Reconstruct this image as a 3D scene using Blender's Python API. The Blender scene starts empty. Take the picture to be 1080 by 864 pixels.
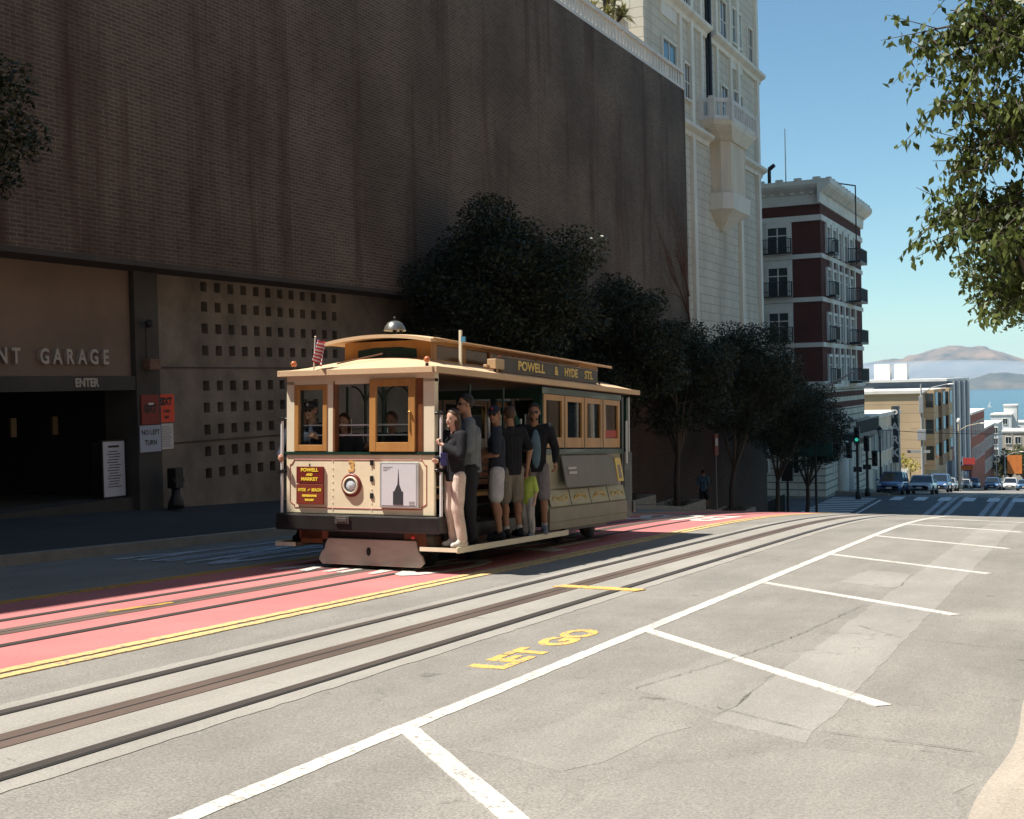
import bpy, bmesh, math, random
import numpy as np
from mathutils import Vector, Matrix, Euler

rad = math.radians
SC = bpy.context.scene
COL = SC.collection

# ------------------------------------------------------------------ camera
TH, PI_, RO = rad(25.3), rad(1.06), rad(1.4)
_f = Vector((-math.sin(TH) * math.cos(PI_), math.cos(TH) * math.cos(PI_), -math.sin(PI_)))
_r = Vector((math.cos(TH), math.sin(TH), 0))
_u = _r.cross(_f)
_r2 = _r * math.cos(RO) - _u * math.sin(RO)
if _u.z * 0 + Vector((0, 0, 1)).dot(_r2) > 0:
    _r2 = _r * math.cos(RO) + _u * math.sin(RO)
_u2 = _r2.cross(_f)
cam_d = bpy.data.cameras.new('camera')
cam = bpy.data.objects.new('camera', cam_d)
COL.objects.link(cam)
M = Matrix((_r2, _u2, -_f)).transposed().to_4x4()
M.translation = Vector((0, 0, 1.6))
cam.matrix_world = M
cam_d.sensor_fit = 'HORIZONTAL'
cam_d.sensor_width = 36
cam_d.lens = 1293 / 1080 * 36
cam_d.clip_start = 0.1
cam_d.clip_end = 60000
SC.camera = cam

# ------------------------------------------------------------------ sky + sun
SUN = Vector((-0.44, -0.235, 1.0)).normalized()          # towards the sun
el = math.asin(SUN.z); az = math.atan2(SUN.x, SUN.y)
w = bpy.data.worlds.new('World'); SC.world = w; w.use_nodes = True
nt = w.node_tree
bg = nt.nodes['Background']
sky = nt.nodes.new('ShaderNodeTexSky')
sky.sky_type = 'NISHITA'; sky.sun_disc = False
sky.sun_elevation = el; sky.sun_rotation = az % (2 * math.pi)
sky.altitude = 0; sky.air_density = 1.0; sky.dust_density = 0.0; sky.ozone_density = 1.0
tint = nt.nodes.new('ShaderNodeVectorMath'); tint.operation = 'MULTIPLY'; tint.inputs[1].default_value = (.77, 1.0, 1.01)
nt.links.new(sky.outputs[0], tint.inputs[0]); nt.links.new(tint.outputs[0], bg.inputs[0])
bg.inputs[1].default_value = 0.068
sd = bpy.data.lights.new('sun', 'SUN'); sd.energy = 5.0; sd.angle = rad(0.53); sd.color = (1.0, 0.94, 0.85)
so = bpy.data.objects.new('sun', sd); COL.objects.link(so)
so.rotation_euler = SUN.to_track_quat('Z', 'Y').to_euler()
SC.view_settings.view_transform = 'Standard'
SC.view_settings.look = 'None'
SC.view_settings.gamma = 1
SC.view_settings.exposure = 0.95
SC.cycles.max_bounces = 6; SC.cycles.diffuse_bounces = 3; SC.cycles.glossy_bounces = 3
SC.cycles.transmission_bounces = 6; SC.cycles.transparent_max_bounces = 8; SC.cycles.volume_bounces = 0
SC.cycles.use_denoising = True

# ------------------------------------------------------------------ tagging
def tag(o, label=None, cat=None, group=None, kind=None):
    if label: o['label'] = label
    if cat: o['category'] = cat
    if group: o['group'] = group
    if kind: o['kind'] = kind
    return o
def thing(name, loc, label, cat, group=None, rz=0.0):
    o = bpy.data.objects.new(name, None); COL.objects.link(o)
    o.empty_display_size = .2
    o.location = loc; o.rotation_euler = (0, 0, rz)
    return tag(o, label, cat, group)

# ------------------------------------------------------------------ materials
MATS = {}
def mat(name, col, rough=.7, var=.12, scale=6., bump=0., bscale=60., metal=0., spec=.4, coat=0.,
        fine=0., fscale=120., stretch=None, dark=None, emis=None):
    """base colour with large-scale variation, optional fine speckle and bump"""
    if name in MATS: return MATS[name]
    m = bpy.data.materials.new(name); m.use_nodes = True
    n = m.node_tree.nodes; L = m.node_tree.links
    b = n['Principled BSDF']
    b.inputs['Roughness'].default_value = rough
    b.inputs['Metallic'].default_value = metal
    b.inputs['Specular IOR Level'].default_value = spec
    b.inputs['Coat Weight'].default_value = coat
    tc = n.new('ShaderNodeTexCoord'); mp = n.new('ShaderNodeMapping')
    L.new(tc.outputs['Object'], mp.inputs[0])
    if stretch: mp.inputs['Scale'].default_value = stretch
    no = n.new('ShaderNodeTexNoise'); no.inputs['Scale'].default_value = scale
    no.inputs['Detail'].default_value = 6; no.inputs['Roughness'].default_value = .62
    L.new(mp.outputs[0], no.inputs[0])
    mix = n.new('ShaderNodeMix'); mix.data_type = 'RGBA'
    c = Vector(col)
    d = Vector(dark) if dark else c * (1 - var)
    l = c * (1 + var)
    mix.inputs[6].default_value = (*d, 1); mix.inputs[7].default_value = (*[min(1, x) for x in l], 1)
    mr = n.new('ShaderNodeMapRange'); mr.inputs[1].default_value = .32; mr.inputs[2].default_value = .68
    L.new(no.outputs[0], mr.inputs[0]); L.new(mr.outputs[0], mix.inputs[0])
    out = mix.outputs[2]
    if fine > 0:
        n2 = n.new('ShaderNodeTexNoise'); n2.inputs['Scale'].default_value = fscale; n2.inputs['Detail'].default_value = 3
        L.new(tc.outputs['Object'], n2.inputs[0])
        m2 = n.new('ShaderNodeMapRange'); m2.inputs[1].default_value = .3; m2.inputs[2].default_value = .7
        m2.inputs[3].default_value = 1 - fine; m2.inputs[4].default_value = 1 + fine
        L.new(n2.outputs[0], m2.inputs[0])
        vm = n.new('ShaderNodeVectorMath'); vm.operation = 'SCALE'
        L.new(out, vm.inputs[0]); L.new(m2.outputs[0], vm.inputs[3]); out = vm.outputs[0]
    L.new(out, b.inputs['Base Color'])
    if bump > 0:
        n3 = n.new('ShaderNodeTexNoise'); n3.inputs['Scale'].default_value = bscale; n3.inputs['Detail'].default_value = 4
        L.new(tc.outputs['Object'], n3.inputs[0])
        bp = n.new('ShaderNodeBump'); bp.inputs['Strength'].default_value = bump; bp.inputs['Distance'].default_value = .02
        L.new(n3.outputs[0], bp.inputs['Height']); L.new(bp.outputs[0], b.inputs['Normal'])
    if emis:
        b.inputs['Emission Color'].default_value = (*emis[0], 1); b.inputs['Emission Strength'].default_value = emis[1]
    MATS[name] = m
    return m

def brick_mat(name, c1, c2, mortar, bw, bh, ms, var_dark, stain=(0.02, .012, .008), stain_amt=.6, bumpd=.01, axis='yz', rough=.85):
    m = bpy.data.materials.new(name); m.use_nodes = True
    n = m.node_tree.nodes; L = m.node_tree.links; b = n['Principled BSDF']
    b.inputs['Roughness'].default_value = rough; b.inputs['Specular IOR Level'].default_value = .2
    tc = n.new('ShaderNodeTexCoord'); sp = n.new('ShaderNodeSeparateXYZ'); cb = n.new('ShaderNodeCombineXYZ')
    L.new(tc.outputs['Object'], sp.inputs[0])
    L.new(sp.outputs[1 if axis == 'yz' else 0], cb.inputs[0]); L.new(sp.outputs[2], cb.inputs[1])
    br = n.new('ShaderNodeTexBrick'); L.new(cb.outputs[0], br.inputs[0])
    br.inputs['Color1'].default_value = (*c1, 1); br.inputs['Color2'].default_value = (*c2, 1)
    br.inputs['Mortar'].default_value = (*mortar, 1); br.inputs['Scale'].default_value = 1
    br.inputs['Mortar Size'].default_value = ms; br.inputs['Brick Width'].default_value = bw
    br.inputs['Row Height'].default_value = bh; br.inputs['Bias'].default_value = -.1
    br.inputs['Mortar Smooth'].default_value = .2
    # big soft value changes plus vertical streaks of dirt
    n1 = n.new('ShaderNodeTexNoise'); n1.inputs['Scale'].default_value = .35; n1.inputs['Detail'].default_value = 5
    L.new(tc.outputs['Object'], n1.inputs[0])
    r1 = n.new('ShaderNodeMapRange'); r1.inputs[1].default_value = .35; r1.inputs[2].default_value = .65
    r1.inputs[3].default_value = 1 - var_dark; r1.inputs[4].default_value = 1 + var_dark
    L.new(n1.outputs[0], r1.inputs[0])
    vm = n.new('ShaderNodeVectorMath'); vm.operation = 'SCALE'
    L.new(br.outputs[0], vm.inputs[0]); L.new(r1.outputs[0], vm.inputs[3])
    mp = n.new('ShaderNodeMapping'); mp.inputs['Scale'].default_value = (1, .55, .06)
    if axis == 'xz': mp.inputs['Scale'].default_value = (.55, 1, .06)
    L.new(tc.outputs['Object'], mp.inputs[0])
    n2 = n.new('ShaderNodeTexNoise'); n2.inputs['Scale'].default_value = 1.3; n2.inputs['Detail'].default_value = 7
    n2.inputs['Roughness'].default_value = .65
    L.new(mp.outputs[0], n2.inputs[0])
    r2 = n.new('ShaderNodeMapRange'); r2.inputs[1].default_value = .52; r2.inputs[2].default_value = .66
    r2.inputs[3].default_value = 0; r2.inputs[4].default_value = stain_amt
    L.new(n2.outputs[0], r2.inputs[0])
    mx = n.new('ShaderNodeMix'); mx.data_type = 'RGBA'
    L.new(r2.outputs[0], mx.inputs[0]); L.new(vm.outputs[0], mx.inputs[6]); mx.inputs[7].default_value = (*stain, 1)
    L.new(mx.outputs[2], b.inputs['Base Color'])
    bp = n.new('ShaderNodeBump'); bp.inputs['Strength'].default_value = .6; bp.inputs['Distance'].default_value = bumpd
    bp.invert = True
    L.new(br.outputs[1], bp.inputs['Height']); L.new(bp.outputs[0], b.inputs['Normal'])
    MATS[name] = m
    return m

def leaf_mat(name, c1, c2, trans=.25, rough=.45):
    m = bpy.data.materials.new(name); m.use_nodes = True
    n = m.node_tree.nodes; L = m.node_tree.links; b = n['Principled BSDF']
    g = n.new('ShaderNodeNewGeometry'); cr = n.new('ShaderNodeValToRGB')
    cr.color_ramp.elements[0].color = (*c1, 1); cr.color_ramp.elements[1].color = (*c2, 1)
    L.new(g.outputs['Random Per Island'], cr.inputs[0]); L.new(cr.outputs[0], b.inputs['Base Color'])
    b.inputs['Roughness'].default_value = rough; b.inputs['Specular IOR Level'].default_value = .35
    tr = n.new('ShaderNodeBsdfTranslucent'); L.new(cr.outputs[0], tr.inputs[0])
    ms = n.new('ShaderNodeMixShader'); ms.inputs[0].default_value = trans
    L.new(b.outputs[0], ms.inputs[1]); L.new(tr.outputs[0], ms.inputs[2])
    L.new(ms.outputs[0], n['Material Output'].inputs[0])
    return m

def glass_mat(name, tint=(.9, .95, .95), rough=.02, alpha=.25):
    """thin glass: mostly see-through with a fresnel reflection"""
    m = bpy.data.materials.new(name); m.use_nodes = True
    n = m.node_tree.nodes; L = m.node_tree.links
    n.remove(n['Principled BSDF'])
    t = n.new('ShaderNodeBsdfTransparent'); t.inputs[0].default_value = (*tint, 1)
    g = n.new('ShaderNodeBsdfGlossy'); g.inputs['Roughness'].default_value = rough
    f = n.new('ShaderNodeLayerWeight'); f.inputs[0].default_value = .5
    pw = n.new('ShaderNodeMath'); pw.operation = 'POWER'; pw.inputs[1].default_value = 4; L.new(f.outputs['Facing'], pw.inputs[0])
    mr = n.new('ShaderNodeMapRange'); mr.inputs[3].default_value = alpha * .12; mr.inputs[4].default_value = .7
    L.new(pw.outputs[0], mr.inputs[0])
    ms = n.new('ShaderNodeMixShader'); L.new(mr.outputs[0], ms.inputs[0])
    L.new(t.outputs[0], ms.inputs[1]); L.new(g.outputs[0], ms.inputs[2])
    L.new(ms.outputs[0], n['Material Output'].inputs[0])
    MATS[name] = m
    return m

# ------------------------------------------------------------------ mesh builder
class MB:
    def __init__(s): s.v = []; s.f = []; s.mi = []; s.sm = []; s.cur = 0
    def add(s, vs, fs, smooth=False):
        o = len(s.v); s.v.extend([tuple(p) for p in vs])
        for f in fs:
            s.f.append(tuple(i + o for i in f)); s.mi.append(s.cur); s.sm.append(smooth)
        return s
    def box(s, x0, x1, y0, y1, z0, z1):
        if x1 < x0: x0, x1 = x1, x0
        if y1 < y0: y0, y1 = y1, y0
        if z1 < z0: z0, z1 = z1, z0
        v = [(x0,y0,z0),(x1,y0,z0),(x1,y1,z0),(x0,y1,z0),(x0,y0,z1),(x1,y0,z1),(x1,y1,z1),(x0,y1,z1)]
        return s.add(v, [(0,3,2,1),(4,5,6,7),(0,1,5,4),(1,2,6,5),(2,3,7,6),(3,0,4,7)])
    def cbox(s, c, d): return s.box(c[0]-d[0]/2, c[0]+d[0]/2, c[1]-d[1]/2, c[1]+d[1]/2, c[2]-d[2]/2, c[2]+d[2]/2)
    def prism(s, pts, a, b, axis='x'):
        """extrude a closed 2-D outline between a and b along axis"""
        def P(p, t):
            return {'x': (t, p[0], p[1]), 'y': (p[0], t, p[1]), 'z': (p[0], p[1], t)}[axis]
        n = len(pts)
        v = [P(p, a) for p in pts] + [P(p, b) for p in pts]
        fs = [tuple(range(n))[::-1], tuple(range(n, 2 * n))]
        fs += [(i, (i + 1) % n, n + (i + 1) % n, n + i) for i in range(n)]
        return s.add(v, fs)
    def tube(s, p0, p1, r0, r1=None, n=10, cap=True, smooth=True):
        r1 = r0 if r1 is None else r1
        p0, p1 = Vector(p0), Vector(p1); d = (p1 - p0)
        if d.length < 1e-6: return s
        q = d.to_track_quat('Z', 'Y')
        vs = []
        for p, r in ((p0, r0), (p1, r1)):
            for i in range(n):
                a = 2 * math.pi * i / n
                vs.append(p + q @ Vector((r * math.cos(a), r * math.sin(a), 0)))
        fs = [(i, (i + 1) % n, n + (i + 1) % n, n + i) for i in range(n)]
        s.add(vs, fs, smooth)
        if cap:
            s.add(vs[:n], [tuple(range(n))[::-1]]); s.add(vs[n:], [tuple(range(n))])
        return s
    def path(s, pts, r, n=8, smooth=True):
        rs = r if isinstance(r, (list, tuple)) else [r] * len(pts)
        for i in range(len(pts) - 1):
            s.tube(pts[i], pts[i + 1], rs[i], rs[i + 1], n, True, smooth)
            if 0 < i: s.ball(pts[i], (rs[i],) * 3, n, max(4, n // 2))
        return s
    def ball(s, c, r, n=14, m=8, smooth=True, rot=None):
        if not isinstance(r, (tuple, list)): r = (r, r, r)
        vs = []
        for j in range(m + 1):
            t = math.pi * j / m
            for i in range(n):
                a = 2 * math.pi * i / n
                p = Vector((r[0]*math.sin(t)*math.cos(a), r[1]*math.sin(t)*math.sin(a), r[2]*math.cos(t)))
                if rot is not None: p = rot @ p
                vs.append(Vector(c) + p)
        fs = [(j*n+i, (j+1)*n+i, (j+1)*n+(i+1) % n, j*n+(i+1) % n) for j in range(m) for i in range(n)]
        return s.add(vs, fs, smooth)
    def capsule(s, p0, p1, r0, r1, n=12, flat=1.0, ax=None):
        """tapered rounded limb; flat squashes the section along ax"""
        p0, p1 = Vector(p0), Vector(p1); d = p1 - p0; Ld = d.length
        if Ld < 1e-6: return s.ball(p0, r0)
        z = d / Ld
        a = Vector(ax) if ax is not None else (Vector((0, 1, 0)) if abs(z.y) < .9 else Vector((1, 0, 0)))
        y = (a - z * a.dot(z)).normalized(); x = y.cross(z)
        rings = []
        for t in (-90, -60, -30, 0):
            rings.append((p0 + z * (r0 * math.sin(rad(t))), r0 * math.cos(rad(t))))
        for t in (0, 30, 60, 90):
            rings.append((p1 + z * (r1 * math.sin(rad(t))), r1 * math.cos(rad(t))))
        vs = []
        for c, r in rings:
            r = max(r, 1e-4)
            for i in range(n):
                a_ = 2 * math.pi * i / n
                vs.append(c + x * (r * math.cos(a_)) + y * (r * flat * math.sin(a_)))
        fs = [(j*n+i, j*n+(i+1) % n, (j+1)*n+(i+1) % n, (j+1)*n+i) for j in range(len(rings)-1) for i in range(n)]
        fs += [tuple(range(n))[::-1], tuple(range((len(rings)-1)*n, len(rings)*n))]
        return s.add(vs, fs, True)
    def lathe(s, prof, c=(0, 0, 0), axis='z', n=20, smooth=True):
        vs = []
        for r, h in prof:
            for i in range(n):
                a = 2 * math.pi * i / n; x, y = r * math.cos(a), r * math.sin(a)
                p = {'z': (x, y, h), 'y': (x, -h, y), 'x': (h, x, y)}[axis]
                vs.append(Vector(c) + Vector(p))
        fs = [(j*n+i, j*n+(i+1) % n, (j+1)*n+(i+1) % n, (j+1)*n+i) for j in range(len(prof)-1) for i in range(n)]
        return s.add(vs, fs, smooth)
    def quad(s, a, b, c, d): return s.add([a, b, c, d], [(0, 1, 2, 3)])
    def build(s, name, mats, parent=None, loc=(0, 0, 0), bevel=0, label=None):
        me = bpy.data.meshes.new(name)
        me.from_pydata(s.v, [], s.f)
        if not isinstance(mats, (list, tuple)): mats = [mats]
        for m in mats: me.materials.append(m)
        me.polygons.foreach_set('material_index', s.mi)
        me.polygons.foreach_set('use_smooth', s.sm)
        me.update()
        o = bpy.data.objects.new(name, me); COL.objects.link(o)
        if parent is not None: o.parent = parent
        o.location = loc
        if bevel:
            b = o.modifiers.new('bevel', 'BEVEL'); b.width = bevel; b.segments = 2; b.limit_method = 'ANGLE'
            b.angle_limit = rad(40)
        if label: o['label'] = label
        return o

TMP = bpy.data.scenes.new('tmp')
def evaluated_mesh(o):
    for c in list(o.users_collection): c.objects.unlink(o)
    TMP.collection.objects.link(o)
    with bpy.context.temp_override(scene=TMP, view_layer=TMP.view_layers[0]):
        dg = bpy.context.evaluated_depsgraph_get(); dg.update()
        me = bpy.data.meshes.new_from_object(o.evaluated_get(dg))
    bpy.data.objects.remove(o)
    return me
def remeshed(mb, name, m, parent, voxel=.012, smooth=3, noise=0., nscale=18., clampz=None):
    """fuse overlapping rounded pieces into one continuous surface"""
    o = mb.build(name + '_tmp', m)
    r = o.modifiers.new('r', 'REMESH'); r.mode = 'VOXEL'; r.voxel_size = voxel; r.use_smooth_shade = True
    s = o.modifiers.new('s', 'SMOOTH'); s.iterations = smooth; s.factor = .5
    me = evaluated_mesh(o)
    if noise > 0:
        from mathutils import noise as NZ
        nrm_ = np.empty(len(me.vertices) * 3, dtype=np.float32); me.vertices.foreach_get('normal', nrm_); nrm_ = nrm_.reshape(-1, 3)
        co_ = np.empty(len(me.vertices) * 3, dtype=np.float32); me.vertices.foreach_get('co', co_); co_ = co_.reshape(-1, 3)
        for i_, p in enumerate(co_.copy()):
            p = Vector(p)
            k = NZ.noise(Vector((p.x * nscale, p.y * nscale, p.z * nscale * .45)))
            k += .5 * NZ.noise(Vector((p.x * nscale * 2.1, p.y * nscale * 2.1, p.z * nscale)) + Vector((7, 3, 1)))
            co_[i_] += nrm_[i_] * (k * noise)
        me.vertices.foreach_set('co', co_.ravel())
    if clampz is not None:
        co_ = np.empty(len(me.vertices) * 3, dtype=np.float32); me.vertices.foreach_get('co', co_); co_ = co_.reshape(-1, 3)
        co_[:, 2] = np.maximum(co_[:, 2], clampz); me.vertices.foreach_set('co', co_.ravel())
    me.polygons.foreach_set('use_smooth', [True] * len(me.polygons)); me.update()
    me.name = name
    if not me.materials: me.materials.append(m)
    q = bpy.data.objects.new(name, me); COL.objects.link(q); q.parent = parent
    return q

def text_mesh(txt, size, m, name, parent=None, loc=(0, 0, 0), rot=(0, 0, 0), ext=.002, bold=0., sx=1., sy=1., align='CENTER', sub=None):
    cu = bpy.data.curves.new(name, 'FONT'); cu.body = txt; cu.size = size; cu.extrude = ext; cu.offset = bold
    cu.align_x = align; cu.align_y = 'CENTER'; cu.resolution_u = 3
    o = bpy.data.objects.new(name + '_c', cu); COL.objects.link(o)
    me = evaluated_mesh(o)
    me.materials.clear(); me.materials.append(m)
    for v in me.vertices: v.co.x *= sx; v.co.y *= sy
    q = bpy.data.objects.new(name, me); COL.objects.link(q)
    q.rotation_euler = rot; q.location = loc
    if parent is not None: q.parent = parent
    return q

# ------------------------------------------------------------------ street profile
_ky = [-40, 0, 24, 27, 30, 34, 38, 42, 47, 55, 62, 68, 72, 90, 94, 100, 400, 900]
_kz = [2.16, 0, -1.296, -1.49, -1.725, -2.09, -2.50, -2.95, -3.60, -4.72, -5.72, -6.46, -6.66, -6.78, -7.05, -7.5, -32.5, -76]
def G(y):
    # smooth the knots a little
    s = 0.; ws = 0.
    for d, wgt in ((-2, 1), (-1, 2), (0, 3), (1, 2), (2, 1)):
        s += wgt * float(np.interp(y + d, _ky, _kz)); ws += wgt
    return s / ws if y > 22 else float(np.interp(y, _ky, _kz))
_GT = {i: G(i) for i in range(-60, 905)}
def g(y):
    i = math.floor(y); t = y - i
    return _GT[i] * (1 - t) + _GT[i + 1] * t if t > 1e-9 else _GT[i]
def ys(y0, y1):
    r = [y0] + [float(i) for i in range(math.floor(y0) + 1, math.ceil(y1))] + [y1]
    if r[-1] - r[0] > 500: pass
    return r
def ribbon(mb, x0, x1, y0, y1, dz, jag=0., seed=0):
    """surface strip laid on the street; x0/x1 numbers or functions of y"""
    rnd = random.Random(seed)
    Y = ys(y0, y1)
    if jag:
        Y = sorted(set(Y + [y0 + (y1 - y0) * i / max(2, int((y1 - y0) * 9)) for i in range(max(2, int((y1 - y0) * 9)))]))
    vs = []
    for y in Y:
        a = x0(y) if callable(x0) else x0; b = x1(y) if callable(x1) else x1
        a += rnd.uniform(-jag, jag); b += rnd.uniform(-jag, jag)
        vs += [(a, y, g(y) + dz), (b, y, g(y) + dz)]
    n = len(vs); fs = [(2*i, 2*i+1, 2*i+3, 2*i+2) for i in range(len(Y) - 1)]
    if dz > .001:      # closed edges down to the surface below
        vs += [(p[0], p[1], p[2] - dz - .002) for p in vs]
        fs += [(2*i, 2*i+2, n+2*i+2, n+2*i) for i in range(len(Y) - 1)] + [(2*i+1, n+2*i+1, n+2*i+3, 2*i+3) for i in range(len(Y) - 1)]
        fs += [(0, n, n+1, 1), (n-2, n-1, 2*n-1, 2*n-2)]
    mb.add(vs, fs); return mb
def slab(mb, x0, x1, y0, y1, dz0, dz1, thick=.35, rise=None):
    """raised strip (pavement): top from dz0 at x0 to dz1 at x1, with side skirts"""
    Y = ys(y0, y1); vs = []
    for y in Y:
        z = g(y); vs += [(x0, y, z - thick), (x0, y, z + dz0), (x1, y, z + dz1), (x1, y, z - thick)]
    fs = []
    for i in range(len(Y) - 1):
        a = 4 * i
        for k in range(3): fs.append((a + k, a + k + 1, a + 5 + k, a + 4 + k))
    fs.append((0, 3, 2, 1)); e = 4 * (len(Y) - 1); fs.append((e, e+1, e+2, e+3))
    mb.add(vs, fs); return mb

# ------------------------------------------------------------------ surface materials
def road_mat(name, base, lane_dark=.1, speck=.35, rings=False, patch=0.0, tracks=0.):
    """worn asphalt / concrete: aggregate speckle, blotches, cracks, tar"""
    m = bpy.data.materials.new(name); m.use_nodes = True
    n = m.node_tree.nodes; L = m.node_tree.links; b = n['Principled BSDF']
    b.inputs['Roughness'].default_value = .85; b.inputs['Specular IOR Level'].default_value = .25
    tc = n.new('ShaderNodeTexCoord')
    def noise(sc, det, rgh=.6, st=None):
        k = n.new('ShaderNodeTexNoise'); k.inputs['Scale'].default_value = sc; k.inputs['Detail'].default_value = det
        k.inputs['Roughness'].default_value = rgh
        if st:
            mp = n.new('ShaderNodeMapping'); mp.inputs['Scale'].default_value = st
            L.new(tc.outputs['Object'], mp.inputs[0]); L.new(mp.outputs[0], k.inputs[0])
        else: L.new(tc.outputs['Object'], k.inputs[0])
        return k.outputs[0]
    def rng(s, a, c, lo, hi):
        k = n.new('ShaderNodeMapRange'); k.inputs[1].default_value = a; k.inputs[2].default_value = c
        k.inputs[3].default_value = lo; k.inputs[4].default_value = hi; L.new(s, k.inputs[0]); return k.outputs[0]
    def mul(a, c):
        k = n.new('ShaderNodeMath'); k.operation = 'MULTIPLY'; L.new(a, k.inputs[0]); L.new(c, k.inputs[1]); return k.outputs[0]
    f = rng(noise(.55, 6, .65), .3, .7, 1 - lane_dark, 1 + lane_dark)
    f = mul(f, rng(noise(70, 3, .75), .32, .68, 1 - speck, 1 + speck))
    f = mul(f, rng(noise(1.6, 8, .7, (1, .22, 1)), .35, .7, 1.08, .84))
    # thin cracks
    vo = n.new('ShaderNodeTexVoronoi'); vo.feature = 'DISTANCE_TO_EDGE'; vo.inputs['Scale'].default_value = .34
    nn = n.new('ShaderNodeTexNoise'); nn.inputs['Scale'].default_value = 1.7; nn.inputs['Detail'].default_value = 6
    L.new(tc.outputs['Object'], nn.inputs[0])
    vm = n.new('ShaderNodeVectorMath'); vm.operation = 'MULTIPLY_ADD'
    L.new(nn.outputs[1], vm.inputs[0]); vm.inputs[1].default_value = (1.3, 1.3, 1.3); L.new(tc.outputs['Object'], vm.inputs[2])
    L.new(vm.outputs[0], vo.inputs[0])
    cr = rng(vo.outputs[0], .0, .004, .68, 1.0)
    gate = rng(noise(.8, 2), .5, .6, 1.0, 0.0)      # cracks only in places
    mxc = n.new('ShaderNodeMix'); L.new(gate, mxc.inputs[0]); L.new(cr, mxc.inputs[2]); mxc.inputs[3].default_value = 1
    f = mul(f, mxc.outputs[0])
    # small dark oil spots
    sp = rng(noise(3.2, 3, .5), .70, .76, 1.0, .62)
    f = mul(f, sp)
    vs = n.new('ShaderNodeVectorMath'); vs.operation = 'SCALE'; vs.inputs[0].default_value = base; L.new(f, vs.inputs[3])
    L.new(vs.outputs[0], b.inputs['Base Color'])
    bp = n.new('ShaderNodeBump'); bp.inputs['Strength'].default_value = .35; bp.inputs['Distance'].default_value = .006
    L.new(noise(70, 3, .75), bp.inputs['Height']); L.new(bp.outputs[0], b.inputs['Normal'])
    MATS[name] = m; return m
def paint_mat(name, col, under, wear=.5, scale=9.):
    """road paint worn through to what is under it"""
    m = bpy.data.materials.new(name); m.use_nodes = True
    n = m.node_tree.nodes; L = m.node_tree.links; b = n['Principled BSDF']
    b.inputs['Roughness'].default_value = .7; b.inputs['Specular IOR Level'].default_value = .3
    tc = n.new('ShaderNodeTexCoord')
    a = n.new('ShaderNodeTexNoise'); a.inputs['Scale'].default_value = scale; a.inputs['Detail'].default_value = 9
    a.inputs['Roughness'].default_value = .78
    L.new(tc.outputs['Object'], a.inputs[0])
    r = n.new('ShaderNodeMapRange'); r.inputs[1].default_value = .62 - wear * .1; r.inputs[2].default_value = .72 - wear * .1
    L.new(a.outputs[0], r.inputs[0])
    c = n.new('ShaderNodeTexNoise'); c.inputs['Scale'].default_value = 70; c.inputs['Detail'].default_value = 2
    L.new(tc.outputs['Object'], c.inputs[0])
    r2 = n.new('ShaderNodeMapRange'); r2.inputs[1].default_value = .3; r2.inputs[2].default_value = .7
    r2.inputs[3].default_value = .86; r2.inputs[4].default_value = 1.1; L.new(c.outputs[0], r2.inputs[0])
    d = n.new('ShaderNodeTexNoise'); d.inputs['Scale'].default_value = .9; d.inputs['Detail'].default_value = 5
    L.new(tc.outputs['Object'], d.inputs[0])
    r3 = n.new('ShaderNodeMapRange'); r3.inputs[1].default_value = .35; r3.inputs[2].default_value = .65
    r3.inputs[3].default_value = .9; r3.inputs[4].default_value = 1.08; L.new(d.outputs[0], r3.inputs[0])
    k = n.new('ShaderNodeMath'); k.operation = 'MULTIPLY'; L.new(r2.outputs[0], k.inputs[0]); L.new(r3.outputs[0], k.inputs[1])
    mx = n.new('ShaderNodeMix'); mx.data_type = 'RGBA'
    L.new(r.outputs[0], mx.inputs[0]); mx.inputs[6].default_value = (*col, 1); mx.inputs[7].default_value = (*under, 1)
    vs = n.new('ShaderNodeVectorMath'); vs.operation = 'SCALE'; L.new(mx.outputs[2], vs.inputs[0]); L.new(k.outputs[0], vs.inputs[3])
    L.new(vs.outputs[0], b.inputs['Base Color'])
    MATS[name] = m; return m

ASPH = (.206, .195, .175)
M_ROAD = road_mat('asphalt', ASPH, .15, .36)
M_ROAD2 = road_mat('asphalt_patch', (.246, .235, .214), .1, .26)
M_ROAD4 = road_mat('asphalt_old_patch', (.222, .211, .190), .1, .3)
M_ROAD3 = road_mat('asphalt_dark', (.165, .155, .14), .12, .3)
M_CONC = road_mat('track_concrete', (.268, .254, .228), .07, .2)
M_XROAD = road_mat('shaded_crossing_asphalt', (.10, .105, .115), .12, .3)  # asphalt darkened and blued for the shade over the crossing
M_RED = paint_mat('red_lane_paint', (.43, .155, .15), (.24, .15, .135), .55, 7)
M_WHITE = paint_mat('white_paint', (.52, .50, .455), ASPH, 1.0, 20)
M_YEL = paint_mat('yellow_paint', (.60, .42, .17), ASPH, 1.2, 16)
M_YELB = paint_mat('bright_yellow_paint', (.70, .42, .09), ASPH, 1.35, 26)
M_YELD = paint_mat('faded_yellow_paint', (.45, .27, .06), (.16, .14, .12), 1.0)
M_WALK = road_mat('pavement_concrete', (.30, .265, .22), .12, .25)
M_WALKL = road_mat('shaded_pavement_concrete', (.055, .058, .06), .15, .22)  # concrete colour lowered and blued to imitate the garage's shade
M_CURB = mat('kerb_stone', (.26, .24, .2), .85, .2, 3, .3, 40, fine=.15)
M_STEEL = mat('worn_rail_steel', (.16, .14, .13), .38, .2, 3, 0, metal=.7, stretch=(1, .1, 1))
M_SLOT = mat('rusty_slot_rail', (.13, .095, .078), .6, .3, 2, .1, 30, metal=.35, stretch=(1, .15, 1))
M_GAP = mat('rail_groove', (.012, .011, .01), .9)
M_EARTH = mat('hillside_earth', (.10, .10, .075), .95, .3, .02)

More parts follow.
